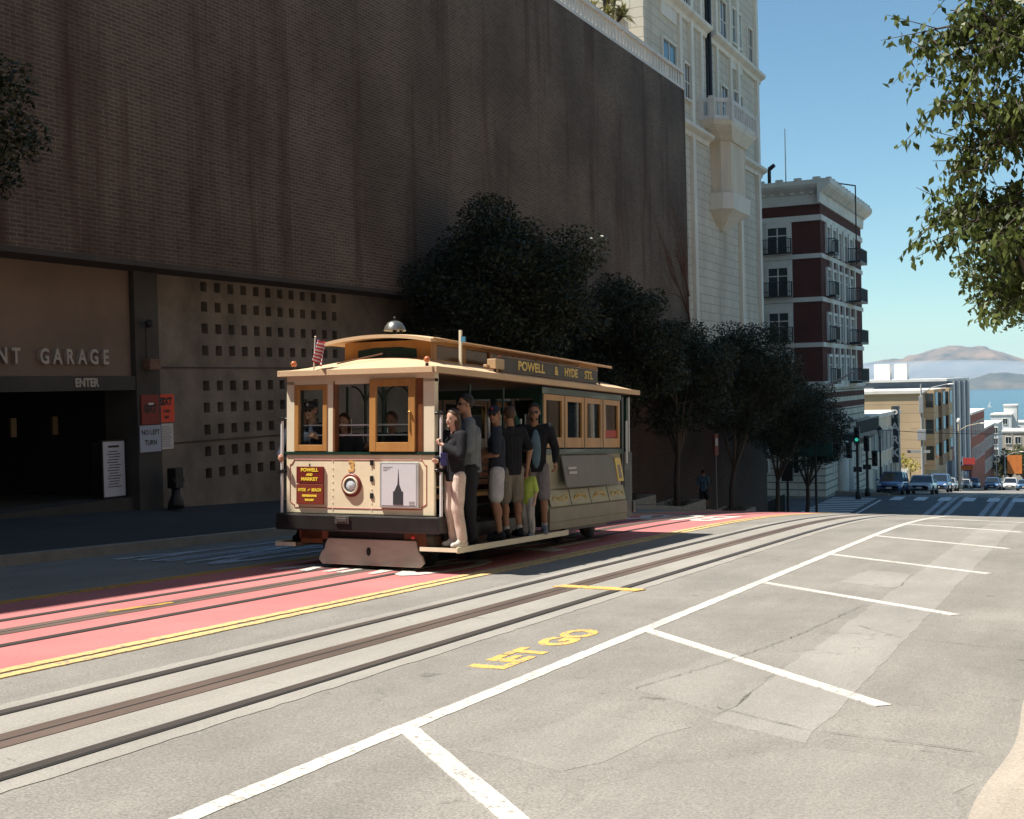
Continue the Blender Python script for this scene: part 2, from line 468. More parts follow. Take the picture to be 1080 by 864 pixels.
YA, YB, YC, YD = -12., 66., 90., 420.
XL, XR = -13.2, -0.42
# terrain sheet under everything, out to the shore
mb = MB()
Y = [-60., -40, -12, 0, 10, 20, 24, 28, 32, 36, 40, 45, 50, 55, 60, 66, 70, 78, 90, 100, 120, 160, 200, 260, 330, 400, 500, 620, 760, 900, 904]
X = [-900., -300, -80, -30, -18, -12, -6, 0, 6, 14, 40, 150, 600, 1500]
vs = [(x, y, g(y) - .45 - (3.0 if (x > 16 or x < -40) and y > 60 else 0)) for y in Y for x in X]
nx = len(X)
mb.add(vs, [(j*nx+i, j*nx+i+1, (j+1)*nx+i+1, (j+1)*nx+i) for j in range(len(Y)-1) for i in range(nx-1)])
tag(mb.build('ground', M_EARTH), kind='structure')

mb = MB(); ribbon(mb, XL, .6, YA, YB, 0); tag(mb.build('road', M_ROAD), kind='structure')
mb = MB(); ribbon(mb, -60, 40, YB, YC, 0); tag(mb.build('crossing_road', M_XROAD), kind='structure')
mb = MB(); ribbon(mb, -13.2, 1.2, YC, YD, 0); tag(mb.build('downhill_road', M_ROAD), kind='structure')
# left pavement and kerb (kerb drops at the garage driveway)
mb = MB()
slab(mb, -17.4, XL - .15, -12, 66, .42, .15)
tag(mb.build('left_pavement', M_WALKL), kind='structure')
mb = MB(); slab(mb, XL - .15, XL, -12, 66, .145, .14); tag(mb.build('left_kerb', M_CURB), kind='structure')
mb = MB(); slab(mb, -17.4, -13.2, YC + .5, 320, .3, .14); tag(mb.build('far_left_pavement', M_WALK), kind='structure')
mb = MB(); slab(mb, 1.2, 6.2, YC, 320, .14, .14); tag(mb.build('far_right_pavement', M_WALK), kind='structure')
# right pavement where the camera stands: rounded flush edge
mb = MB()
def kx(y): return XR + .05 - .12 * math.exp(-((y - 6.0) / 1.3) ** 2)
Yl = [YA + .25 * i for i in range(int((58 - YA) / .25) + 1)]
vs = []
for y in Yl:
    z = g(y); a = kx(y) + .04 * math.sin(y * 2.1)
    vs += [(a, y, z - .3), (a + .01, y, z + .02), (a + .14, y, z + .045), (a + 4.6, y, z + .12), (a + 4.6, y, z - .3)]
fs = [(5*i+k, 5*i+k+1, 5*i+6+k, 5*i+5+k) for i in range(len(Yl)-1) for k in range(4)]
mb.add(vs, fs)
tag(mb.build('right_pavement', M_WALK), kind='structure')

# ---- lanes and tracks
mb = MB(); ribbon(mb, -10.05, -7.12, YA, YB, .004); tag(mb.build('red_lane', M_RED), kind='structure')
def track(xc, name, conc=True):
    if conc:
        mb = MB(); ribbon(mb, xc - .77, xc + .80, YA, YB, .004, .012, 4)
        tag(mb.build(name + '_concrete_bed', M_CONC), kind='structure')
    for dx, nm in ((-.575, 'rail'), (.575, 'rail')):
        mb = MB(); ribbon(mb, xc + dx - .055, xc + dx + .03, YA, YB, .008); mb.cur = 1
        ribbon(mb, xc + dx + .03, xc + dx + .068, YA, YB, .0085)
        tag(mb.build(nm, [M_STEEL, M_GAP]), kind='structure')
    mb = MB(); ribbon(mb, xc - .13, xc - .012, YA, YB, .008); ribbon(mb, xc + .012, xc + .13, YA, YB, .008); mb.cur = 1
    ribbon(mb, xc - .012, xc + .012, YA, YB, .0085)
    tag(mb.build('cable_slot_rail', [M_SLOT, M_GAP]), kind='structure')
track(-5.37, 'track')
track(-8.52, 'track', False)
M_XCONC = road_mat('shaded_track_concrete', (.33, .35, .38), .08, .2)  # blue cast of skylit shade put into the concrete colour
for xc in (-5.37, -8.52):
    for dx in (-.62, 0, .62):
        mb = MB(); ribbon(mb, xc + dx - .16, xc + dx + .16, YB, YC, .006)
        tag(mb.build('crossing_track_strip', M_XCONC), kind='structure')
for xc in (-5.37, -8.52):
    for dx in (-.575, 0, .575):
        mb = MB(); ribbon(mb, xc + dx - .05, xc + dx + .05, YC, 330, .006)
        tag(mb.build('far_rail', M_STEEL), kind='structure')
# asphalt repair patches in the parking lane
def poly_patch(pts, dz, m, name, step=.5):
    """ground polygon (x,y) meshed in strips of y, so that it follows the street"""
    bm = bmesh.new()
    bm.faces.new([bm.verts.new((p[0], p[1], 0)) for p in pts])
    y0 = min(p[1] for p in pts); y1 = max(p[1] for p in pts)
    for k in range(math.floor(y0) + 1, math.ceil(y1)):
        bmesh.ops.bisect_plane(bm, geom=bm.verts[:] + bm.edges[:] + bm.faces[:], plane_co=(0, k, 0), plane_no=(0, 1, 0))
    bmesh.ops.triangulate(bm, faces=bm.faces[:])
    bm.normal_update()
    if bm.faces[:][0].normal.z < 0: bmesh.ops.reverse_faces(bm, faces=bm.faces[:])
    for v in bm.verts: v.co.z = g(v.co.y) + dz
    be = [e for e in bm.edges if e.is_boundary]
    ret = bmesh.ops.extrude_edge_only(bm, edges=be)
    for v in ret['geom']:
        if isinstance(v, bmesh.types.BMVert): v.co.z -= dz + .002
    me = bpy.data.meshes.new(name); bm.to_mesh(me); bm.free(); me.materials.append(m)
    o = bpy.data.objects.new(name, me); COL.objects.link(o)
    return tag(o, kind='structure')
def rough(pts, amp, seed, step=.25):
    r = random.Random(seed); out = []
    for i, p in enumerate(pts):
        q = pts[(i + 1) % len(pts)]; d = math.hypot(q[0]-p[0], q[1]-p[1]); k = max(1, int(d / step))
        for j in range(k):
            t = j / k; out.append((p[0] + (q[0]-p[0])*t + r.uniform(-amp, amp), p[1] + (q[1]-p[1])*t + r.uniform(-amp, amp)))
    return out
poly_patch(rough([(-2.02, 6.9), (-1.42, 6.6), (-1.42, 28), (-2.0, 28)], .018, 3), .0015, M_ROAD2, 'asphalt_patch')
poly_patch(rough([(-2.85, 7.6), (-2.02, 7.1), (-2.02, 8.6), (-2.55, 9.3)], .03, 5), .0015, M_ROAD4, 'asphalt_patch')
poly_patch(rough([(-2.2, 4.2), (-.6, 4.3), (-.55, 6.4), (-1.3, 6.5), (-2.0, 5.8)], .05, 6), .0015, M_ROAD4, 'asphalt_patch')
poly_patch(rough([(-3.0, 5.7), (-2.35, 5.5), (-2.1, 6.7), (-2.75, 6.8)], .04, 9), .0015, M_ROAD4, 'asphalt_patch')
poly_patch(rough([(-2.7, 14.6), (-2.02, 14.3), (-2.02, 15.9), (-2.6, 16.2)], .04, 8), .0015, M_ROAD2, 'asphalt_patch')
# old tar crack lines
M_TAR = mat('tar', (.10, .092, .08), .6, .3, 20)
def crack(pts, wdt, seed):
    r = random.Random(seed); L_, R_ = [], []
    for i in range(len(pts) - 1):
        p, q = pts[i], pts[i+1]; k = max(2, int(math.hypot(q[0]-p[0], q[1]-p[1]) / .07))
        dx, dy = q[0]-p[0], q[1]-p[1]; d = math.hypot(dx, dy); nx_, ny_ = -dy/d, dx/d
        for j in range(k):
            t = j / k; o = r.uniform(-.012, .012); ww = wdt * r.uniform(.15, .8)
            x, y = p[0]+dx*t+nx_*o, p[1]+dy*t+ny_*o
            L_.append((x+nx_*ww, y+ny_*ww)); R_.append((x-nx_*ww, y-ny_*ww))
    mb = MB(); n = len(L_)
    mb.add([(x, y, g(y)+.009) for x, y in L_] + [(x, y, g(y)+.009) for x, y in R_], [(i, n+i, n+i+1, i+1) for i in range(n-1)])
    tag(mb.build('road_crack', M_TAR), kind='structure')
crack([(-2.75, 7.6), (-2.45, 9.0), (-2.25, 10.5), (-2.1, 12.6)], .006, 1)
crack([(-2.1, 7.25), (-1.5, 6.9), (-.5, 6.75)], .006, 2)
crack([(-1.9, 11.1), (-1.5, 10.6), (-.6, 10.3)], .005, 5)
M_SEAM = mat('kerb_seam_dirt', (.07, .055, .035), .95, .4, 12)
mb = MB(); ribbon(mb, lambda y: kx(y) + .026 + .04 * math.sin(y * 2.1), lambda y: kx(y) + .048 + .04 * math.sin(y * 2.1), 3, 24, .006, .006, 7)
tag(mb.build('kerb_seam', M_SEAM), kind='structure')

# ---- painted markings
mb = MB(); ribbon(mb, -3.61, -3.49, YA, 58, .004, .006, 11); tag(mb.build('white_line', M_WHITE), kind='structure')
for i in range(-1, 8):
    y0 = 1.85 + 4.12 * i; dyy = (2.35 if i < 3 else 2.0)
    a = Vector((-3.52, y0)); b_ = Vector((-1.18, y0 - dyy)); d = (b_ - a).normalized(); nn = Vector((-d.y, d.x)) * .062
    pts = [a - nn, b_ - nn, b_ + nn, a + nn]
    poly_patch(rough([tuple(p) for p in pts], .004, 20 + i, .12), .0055, M_WHITE, 'parking_line')
mb = MB(); ribbon(mb, -7.10, -6.99, YA, 60, .0095, .008, 12); ribbon(mb, -6.93, -6.82, YA, 60, .0095, .008, 13)
tag(mb.build('double_yellow_line', M_YEL), kind='structure')
mb = MB(); ribbon(mb, -10.24, -10.16, YA, 60, .008, .006, 14); ribbon(mb, -10.11, -10.06, YA, 60, .008, .006, 15)
tag(mb.build('yellow_lane_edge', M_YELD), kind='structure')
poly_patch(rough([(-5.55, 12.72), (-4.55, 12.70), (-4.50, 12.90), (-5.5, 12.95)], .01, 31, .1), .013, M_YELB, 'yellow_bar')
poly_patch(rough([(-8.66, 9.0), (-8.58, 9.0), (-8.48, 9.8), (-8.56, 9.8)], .02, 33, .1), .0125, M_YELD, 'yellow_bar')
def road_text(txt, xc, y0, y1, width, m, dz=.012, rz=0., name='road_lettering', bold=.02):
    """letters stretched along the street, laid on it"""
    q = text_mesh(txt, 1., m, name, ext=.003, bold=bold)
    co = [v.co.copy() for v in q.data.vertices]
    x0, x1 = min(c.x for c in co), max(c.x for c in co); a, b = min(c.y for c in co), max(c.y for c in co)
    for v in q.data.vertices:
        u = (v.co.x - x0) / (x1 - x0); t = (v.co.y - a) / (b - a)
        if rz == 0: x, y = xc + (u - .5) * width, y0 + t * (y1 - y0)
        elif rz == 180: x, y = xc - (u - .5) * width, y1 - t * (y1 - y0)
        else: x, y = xc - (t - .5) * width, y0 + u * (y1 - y0)     # reads along the street
        v.co = (x, y, g(y) + dz - .003 + v.co.z)
    return tag(q, kind='structure')
road_text('LET GO', -3.98, 7.86, 9.9, .30, M_YELB, dz=.0042, rz=90, bold=.05)
road_text('ONLY', -8.55, 13.0, 15.4, 2.3, M_WHITE, .013, 180)
road_text('TAXI', -8.55, 17.0, 19.6, 2.3, M_WHITE, .013, 180)
road_text('BUS', -8.55, 25.5, 28.4, 2.2, M_WHITE, .013, 180)
M_WHITED = paint_mat('cool_white_paint', (.40, .45, .50), (.14, .14, .14), .9, 6)  # duller, bluer white for the outer-lane lettering
road_text('ONLY', -11.6, 13.2, 17.0, 2.0, M_WHITED, .013, 180)
# crosswalks of the crossing
def bars(x0, x1, y0, y1, n, name, along='x', wd=.4):
    for i in range(n):
        t = (i + .5) / n
        if along == 'x':
            xc = x0 + (x1 - x0) * t; mb = MB(); ribbon(mb, xc - wd/2, xc + wd/2, y0, y1, .008)
        else:
            yc = y0 + (y1 - y0) * t; mb = MB(); ribbon(mb, x0, x1, yc - wd/2, yc + wd/2, .008)
        tag(mb.build(name, M_XWHITE), kind='structure')
M_XWHITE = paint_mat('crosswalk_paint', (.62, .64, .66), (.12, .12, .12), .3)
bars(-13, 1, 86.6, 89.4, 9, 'crosswalk_bar', 'x', .75)
bars(-13, 1, 67.4, 69.6, 9, 'crosswalk_bar', 'x', .75)
bars(-16.6, -13.6, 68, 88, 16, 'crosswalk_bar', 'y', .5)
mb = MB(); ribbon(mb, -13.2, -13.05, 70, 86.4, .008); tag(mb.build('stop_line', M_XWHITE), kind='structure')

# ---- water, shore and hills beyond the bay
def water_mat():
    m = bpy.data.materials.new('bay_water'); m.use_nodes = True
    n = m.node_tree.nodes; L = m.node_tree.links; b = n['Principled BSDF']
    b.inputs['Base Color'].default_value = (.008, .07, .10, 1); b.inputs['Roughness'].default_value = .22
    tc = n.new('ShaderNodeTexCoord'); k = n.new('ShaderNodeTexNoise'); k.inputs['Scale'].default_value = .02; k.inputs['Detail'].default_value = 8
    L.new(tc.outputs['Object'], k.inputs[0])
    bp = n.new('ShaderNodeBump'); bp.inputs['Strength'].default_value = .8; bp.inputs['Distance'].default_value = 8
    L.new(k.outputs[0], bp.inputs['Height']); L.new(bp.outputs[0], b.inputs['Normal'])
    return m
mb = MB(); Xw = [-12000 + 1500 * i for i in range(21)]; Yw = [880, 1500, 3000, 6000, 9000, 14000]
mb.add([(x, y, -79.) for y in Yw for x in Xw], [(j*21+i, j*21+i+1, (j+1)*21+i+1, (j+1)*21+i) for j in range(5) for i in range(20)])
tag(mb.build('bay_water', water_mat()), kind='structure')
from mathutils import noise as NZ
def hill(name, y, prof, depth, m, seed, base=-80.):
    """ridge across the view at distance y; prof = [(x, height above the sea)]"""
    xs = np.linspace(prof[0][0], prof[-1][0], 240); hs = np.interp(xs, [p[0] for p in prof], [p[1] for p in prof])
    rows = 26; vs = []
    for j in range(rows):
        t = j / (rows - 1); k = math.sin(math.pi * t) ** .8
        for x, h in zip(xs, hs):
            r = NZ.fractal(Vector((x * .0016, t * 3, seed)), .8, 2.2, 5)
            vs.append((x, y + (t - .5) * depth, base - 3 + (h + 3) * k * (1 + .26 * r * (1 if abs(t - .5) > .06 else .35))))
    mb = MB(); n = len(xs)
    mb.add(vs, [(j*n+i, j*n+i+1, (j+1)*n+i+1, (j+1)*n+i) for j in range(rows-1) for i in range(n-1)], True)
    tag(mb.build(name, m), kind='structure')
M_HILL = mat('dry_hill_grass', (.20, .125, .07), .95, .35, .005, dark=(.03, .035, .025))
M_COAST = mat('coast_scrub', (.10, .08, .055), .95, .35, .006, dark=(.02, .03, .025))
# px -> x at distance y:  x = y * tan(...)   (see SX)
def SX(px, y, py=400.):
    """world x where the ray through photo pixel px (row py) crosses distance y"""
    d = _r2 * ((px - 540) / 1293) + _u2 * (-(py - 432) / 1293) + _f
    return d.x / d.y * y
def SZ(px, py, y):
    d = _r2 * ((px - 540) / 1293) + _u2 * (-(py - 432) / 1293) + _f
    return 1.6 + d.z / d.y * y
def prof(pts, y): return [(SX(px, y), SZ(px, py, y) + 80) for px, py in pts]
hill('far_hill', 10500, prof([(820, 394), (880, 388), (920, 382), (950, 380), (975, 373), (990, 369), (1005, 367), (1025, 367.5), (1040, 368.5), (1055, 370.5), (1068, 374), (1085, 379), (1120, 384), (1200, 390), (1300, 396)], 10500), 2600, M_HILL, 3)
hill('coast_hill', 7900, prof([(820, 405), (900, 403), (960, 402), (985, 400), (1005, 398), (1018, 401), (1030, 399), (1045, 395), (1062, 394), (1078, 395), (1100, 397), (1150, 395), (1250, 401)], 7900), 900, M_COAST, 9)
# fog bank lying in front of the far hill
def vol_mat(name, dens, col, aniso=0.):
    m = bpy.data.materials.new(name); m.use_nodes = True
    n = m.node_tree.nodes; L = m.node_tree.links; n.remove(n['Principled BSDF'])
    v = n.new('ShaderNodeVolumePrincipled'); v.inputs['Color'].default_value = (*col, 1)
    v.inputs['Density'].default_value = dens; v.inputs['Anisotropy'].default_value = aniso
    L.new(v.outputs[0], n['Material Output'].inputs['Volume'])
    return m
FOG = True; HAZE = True
if FOG:
    mb = MB()
    for c, r in (((SX(985, 9000), 9000, 20), (900, 260, 95)), ((SX(925, 9000), 8950, 30), (700, 200, 85)),
                 ((SX(1075, 9000), 9050, 5), (900, 220, 70)), ((SX(1140, 9000), 9000, 10), (700, 200, 70))):
        mb.ball(c, r, 32, 16)
    o = remeshed(mb, 'fog_bank', vol_mat('fog_air', .0030, (.80, .92, 1.0)), None, 28, 6)
    tag(o, kind='stuff', label='pale fog bank lying over the bay below the far hill', cat='fog')
if HAZE:
    mb = MB(); mb.box(-13500, 19500, -70, 14500, -84.5, 330)
    o = mb.build('haze', vol_mat('haze_air', 5.0e-5, (.55, .78, 1.0)))
    tag(o, kind='stuff', label='thin bluish air over the whole place', cat='haze')

# ------------------------------------------------------------------ garage (brick block over a concrete ground floor)
M_BRICK = brick_mat('dark_brick', (.118, .086, .064), (.078, .057, .043), (.178, .152, .125), .26, .075, .010, .24, (.052, .026, .018), .75, .014)
M_BRICKX = brick_mat('dark_brick_end', (.118, .086, .064), (.078, .057, .043), (.178, .152, .125), .26, .075, .010, .2, (.052, .026, .018), .6, .012, 'xz')
M_BRICKL = brick_mat('low_brick', (.075, .040, .026), (.05, .028, .02), (.09, .065, .05), .34, .12, .014, .18, (.05, .03, .024), .6, .01)
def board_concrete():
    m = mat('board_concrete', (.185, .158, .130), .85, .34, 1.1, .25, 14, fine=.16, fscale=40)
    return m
M_BCON = board_concrete()
M_STUC = mat('tan_stucco', (.22, .16, .122), .85, .1, .5, .1, 30, fine=.05, dark=(.16, .118, .092))
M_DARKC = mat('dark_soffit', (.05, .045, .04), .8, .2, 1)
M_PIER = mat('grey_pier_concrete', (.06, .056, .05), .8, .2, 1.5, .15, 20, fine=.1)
M_BLACK = mat('painted_dark', (.012, .012, .013), .8)  # black standing for unlit depth: hole backs, garage inner walls, plough hole
M_DKMET = mat('dark_metal', (.03, .03, .032), .45, .2, 5, metal=.5)
M_LETTER = mat('pale_letters', (.42, .38, .33), .5, .1, 5)
garage = thing('parking_garage', (-16.8, 18, 0), 'huge windowless dark brick garage overhanging a concrete ground floor with an entrance', 'parking garage')
ox, oy = -16.8, 18.
def gp(mb, name, m, **k):
    """mesh given in world coordinates, made a child of the garage"""
    mb.v = [(p[0] - ox, p[1] - oy, p[2]) for p in mb.v]
    return mb.build(name, m, garage, **k)
mb = MB(); mb.box(-38, -16.0, -14, 52.4, 4.12, 14.45); mb.mi = [0, 0, 1, 0, 1, 0]
o = gp(mb, 'brick_wall', [M_BRICK, M_BRICKX])
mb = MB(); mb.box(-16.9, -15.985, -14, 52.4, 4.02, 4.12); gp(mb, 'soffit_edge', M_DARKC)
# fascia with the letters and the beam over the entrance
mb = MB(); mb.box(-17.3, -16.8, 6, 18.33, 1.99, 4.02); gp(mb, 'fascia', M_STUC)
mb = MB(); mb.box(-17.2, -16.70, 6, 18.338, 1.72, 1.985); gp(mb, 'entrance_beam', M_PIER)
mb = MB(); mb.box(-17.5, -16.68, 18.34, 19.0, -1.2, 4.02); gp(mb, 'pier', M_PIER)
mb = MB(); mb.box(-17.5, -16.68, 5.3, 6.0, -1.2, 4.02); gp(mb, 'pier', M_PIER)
# garage interior: floor, back wall, ceiling, two inner columns
mb = MB(); mb.box(-27, -16.82, 6, 18.33, -1.1, -.36); gp(mb, 'garage_floor', M_PIER)
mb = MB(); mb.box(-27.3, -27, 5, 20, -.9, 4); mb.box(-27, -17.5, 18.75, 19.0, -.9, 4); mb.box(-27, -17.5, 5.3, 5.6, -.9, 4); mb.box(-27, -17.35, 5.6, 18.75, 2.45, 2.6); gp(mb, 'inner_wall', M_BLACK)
for yy in (12.2, 15.9):
    mb = MB(); mb.box(-21.0, -20.6, yy, yy + .4, -.28, 2.45); gp(mb, 'inner_column', M_DARKC)
for yy in (16.4, 17.4):
    mb = MB(); mb.box(-17.9, -17.85, yy - .06, yy + .06, .9, 1.25); gp(mb, 'reflector', mat('dull_brass', (.12, .08, .03), .5))
# wall with rows of square recesses, backs painted black for the dark behind
def holes_wall(y0, y1, z0, z1, cols, rows, hw, hh, depth=.3):
    xf = -16.8; mb = MB()
    ycuts = [y0] + [c for q in cols for c in (q - hw/2, q + hw/2)] + [y1]
    zcuts = [z0] + [c for q in rows for c in (q - hh/2, q + hh/2)] + [z1]
    for i in range(len(ycuts) - 1):
        for j in range(len(zcuts) - 1):
            a, b, c, d = ycuts[i], ycuts[i+1], zcuts[j], zcuts[j+1]
            if i % 2 == 1 and j % 2 == 1:
                xb = xf - depth
                mb.cur = 0
                mb.quad((xf,a,c),(xf,b,c),(xb,b,c),(xb,a,c)); mb.quad((xf,a,d),(xb,a,d),(xb,b,d),(xf,b,d))
                mb.quad((xf,a,c),(xb,a,c),(xb,a,d),(xf,a,d)); mb.quad((xf,b,c),(xf,b,d),(xb,b,d),(xb,b,c))
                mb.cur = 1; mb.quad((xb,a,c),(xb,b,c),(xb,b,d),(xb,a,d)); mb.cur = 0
            else:
                mb.quad((xf,a,c),(xf,b,c),(xf,b,d),(xf,a,d))
    mb.quad((xf,y0,z1),(xf,y1,z1),(xf-.5,y1,z1),(xf-.5,y0,z1))
    mb.quad((xf,y0,z0),(xf,y0,z1),(xf-.5,y0,z1),(xf-.5,y0,z0))
    return mb
rows = [-.02, .50, .97, 1.44, 1.91, 2.58, 3.05, 3.52, 3.98 - .08]
rows = [-.06, .40, .86, 1.32, 1.78, 2.52, 2.98, 3.44, 3.86]
cols = [20.55 + .445 * i for i in range(12)] 
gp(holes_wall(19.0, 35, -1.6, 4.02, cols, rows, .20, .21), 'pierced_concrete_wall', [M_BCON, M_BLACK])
mb = MB()
for zz in (.63 + .0, 2.16): mb.box(-16.8, -16.775, 19.2, 35, zz - .012 + 0, zz + .012)
gp(mb, 'formwork_joint', M_PIER)
mb = MB(); mb.box(-17.5, -16.8, -14, 5.29, -1.5, 4.02); gp(mb, 'side_concrete_wall', M_BCON)
mb = MB(); mb.box(-17.2, -16.8, 35, 52.4, -4.6, 4.02); gp(mb, 'low_brick_wall', M_BRICKL)
# letters:  ...T GARAGE ends at y 17.4
x0g = 17.35
adv = {'I': .18}
pos = 17.74
for ch in reversed('FAIRMONT GARAGE'):
    wch = {'I': .18, ' ': .34, 'M': .40}.get(ch, .298)
    pos -= wch
    if ch != ' ':
        o = text_mesh(ch, .375, M_LETTER, 'letter', garage, (-16.76 - ox, pos + wch/2 - oy, 2.33), (rad(90), 0, rad(90)), .04, .010, sx=.80)
o = text_mesh('ENTER', .215, M_LETTER, 'letters', garage, (-16.69 - ox, 17.05 - oy, 1.86), (rad(90), 0, rad(90)), .01, .008, sx=.9)
# balustrade on the brick block
M_WPLAST = mat('white_plaster', (.66, .63, .57), .7, .1, 1.5, .08, 20)
bal = thing('balustrade', (-16.2, 52, 14.45), 'white stone balustrade along the top of the dark brick wall', 'balustrade')
mb = MB(); mb.box(-.10, .17, -40, .45, 0, .16); mb.build('base_rail', M_WPLAST, bal)
mb = MB(); mb.box(-.13, .20, -40, .48, .70, .84); mb.build('top_rail', M_WPLAST, bal)
mb = MB()
for k in range(int(40 / .36)): mb.box(-.04, .11, .35 - .36 * k - .20, .35 - .36 * k, .16, .70)
mb.build('balusters', M_WPLAST, bal)
mb = MB(); mb.box(-22, -16.6, 42, 52.2, 14.45, 14.5); gp(mb, 'roof_terrace', M_WALK)

# signs, board and hydrant by the entrance
M_ORANGE = mat('orange_red_sign', (.75, .06, .02), .45, .06, 3)
M_ORANGED = mat('dull_red_sign', (.20, .018, .012), .5, .08, 3)
M_INK = mat('black_ink', (.01, .01, .012), .5)
M_PAPER = mat('white_paper', (.62, .60, .58), .6, .05, 4)
M_BLUEW = mat('pale_blue_board', (.38, .42, .52), .5, .06, 4)
RW = (rad(90), 0, rad(90))
def wall_sign(name, y0, y1, z0, z1, m, label, cat='sign', x=-16.79, th=.02):
    t = thing(name, (x, (y0 + y1) / 2, z0), label, cat)
    mb = MB(); mb.box(0, th, -(y1 - y0) / 2, (y1 - y0) / 2, 0, z1 - z0); mb.build('board', m, t)
    return t, y1 - y0, z1 - z0, th
t, wd, ht, th = wall_sign('rental_sign', 19.03, 19.50, 1.06, 1.62, M_ORANGE, 'bright orange-red sign with black letters on the pierced concrete wall')
text_mesh('SIXT', .20, M_INK, 'lettering', t, (th + .002, 0, ht - .15), RW, .001, .012, sx=.82)
text_mesh('CARS', .08, M_INK, 'small_lettering', t, (th + .002, 0, .22), RW, .001, .004)
text_mesh('24H', .08, M_INK, 'small_lettering', t, (th + .002, 0, .10), RW, .001, .004)
t, wd, ht, th = wall_sign('notice_sheet', 19.05, 19.45, .52, 1.03, M_PAPER, 'white notice sheet of small print under the bright orange-red sign', 'notice')
mb = MB()
for k in range(13): mb.box(th, th + .002, -.16, .16 - (k * 37 % 5) * .02, .05 + k * .034, .062 + k * .034)
mb.build('print_lines', mat('grey_print', (.25, .25, .25), .7), t)
t, wd, ht, th = wall_sign('rental_sign', 18.42, 18.92, 1.04, 1.62, M_ORANGED, 'dull dark red sign with black letters on the grey entrance pier', x=-16.67)
text_mesh('SIXT', .20, M_INK, 'lettering', t, (th + .002, 0, ht - .28), RW, .001, .012, sx=.82)
mb = MB(); mb.box(th, th + .004, -.05, .09, ht - .20, ht - .16); mb.build('sticker', M_PAPER, t)
t, wd, ht, th = wall_sign('no_left_turn_sign', 18.36, 18.95, .50, 1.02, M_BLUEW, 'pale blue-white NO LEFT TURN board below the dull red sign', x=-16.67)
text_mesh('NO LEFT', .135, M_INK, 'lettering', t, (th + .002, 0, ht - .14), RW, .001, .003, sx=.95)
text_mesh('TURN', .135, M_INK, 'lettering', t, (th + .002, 0, ht - .34), RW, .001, .003, sx=.95)
t = thing('sandwich_board', (-17.02, 18.03, -.36), 'tall white price board in a black frame standing at the garage entrance', 'sign board', rz=rad(-12))
mb = MB(); mb.box(-.03, .0, -.24, .24, .04, 1.10); mb.build('panel', mat('cool_white_panel', (.60, .62, .70), .5, .05), t)
mb = MB()
for a, b, c, d in ((-.26, .26, 1.10, 1.13), (-.26, .26, .01, .04), (-.27, -.24, .0, 1.13), (.24, .27, .0, 1.13)): mb.box(-.035, .008, a, b, c, d)
mb.box(-.35, -.32, -.24, .24, 0, 1.08); mb.build('frame', M_DKMET, t)
mb = MB()
for k in range(14):
    mb.box(.0, .003, -.15 + (k % 3) * .02, .15 - (k * 31 % 4) * .02, .22 + k * .052, .236 + k * .052)
mb.box(.0, .003, -.12, .12, .98, 1.02); mb.build('print_lines', M_INK, t)
t = thing('standpipe', (-16.35, 18.98, g(18.98) + .39), 'dark fire standpipe at the corner of the entrance pier', 'standpipe')
mb = MB(); mb.lathe([(0, 0), (.17, 0), (.15, .12), (.09, .25), (.08, .42), (0, .42)], n=12); mb.build('base', M_DKMET, t)
mb = MB(); mb.cbox((0, 0, .60), (.22, .24, .40)); mb.tube((.05, -.16, .55), (.05, .16, .55), .05, n=10); mb.build('head', M_DKMET, t, bevel=.02)
t = thing('wall_light', (-16.6, 18.75, 2.15), 'small box lamp and conduit on the grey entrance pier', 'wall light')
mb = MB(); mb.box(-.08, .12, -.25, .05, -.05, .16); mb.build('housing', mat('rusty_box', (.16, .09, .06), .7, .3, 12), t, bevel=.01)
mb = MB(); mb.tube((0, -.2, .16), (0, -.2, .8), .015); mb.ball((.05, -.17, .85), .08); mb.build('conduit', M_DKMET, t)

# ------------------------------------------------------------------ cream tower beside the garage
M_CREAM = brick_mat('cream_blocks', (.64, .59, .48), (.60, .55, .45), (.42, .385, .32), 1.2, .42, .02, .08, (.36, .31, .24), .5, .015)
M_CREAMX = brick_mat('cream_blocks_end', (.64, .59, .48), (.60, .55, .45), (.42, .385, .32), 1.2, .42, .02, .08, (.36, .31, .24), .5, .015, 'xz')
M_TRIM = mat('pale_stone_trim', (.74, .70, .60), .7, .12, 1.2, .1, 16, stretch=(1, 1, .3))
M_WIN = mat('dark_window_glass', (.02, .03, .035), .08, .3, .8, spec=.7)
M_WINB = mat('blue_window_glass', (.06, .16, .21), .06, .3, .6, spec=.8)
TX = -17.0; TY0, TY1 = 50.0, 69.7; TZ = 62.
tower = thing('cream_tower', (TX, 60, 0), 'tall cream stone tower with a white balcony bay beside the brick wall', 'tower')
def tp(mb, name, m, **k):
    mb.v = [(p[0] - TX, p[1] - 60, p[2]) for p in mb.v]
    return mb.build(name, m, tower, **k)
mb = MB(); mb.box(-31, TX, TY0, TY1, 1.0, TZ); mb.mi = [0, 0, 1, 0, 1, 0]; tp(mb, 'wall', [M_CREAM, M_CREAMX])
mb = MB(); mb.box(-62, -34, 44, 88, 3.2, 98); tp(mb, 'added_shade_wing', [M_CREAM])  # block added and sized to throw its shadow over the crossing
mb = MB(); mb.box(-31, TX + .12, 52.5, TY1, -7.5, .9); tp(mb, 'brick_base', M_BRICKL)
mb = MB(); mb.box(-31, TX + .3, 52.45, TY1 + .1, .9, 1.2); tp(mb, 'base_ledge', M_TRIM)
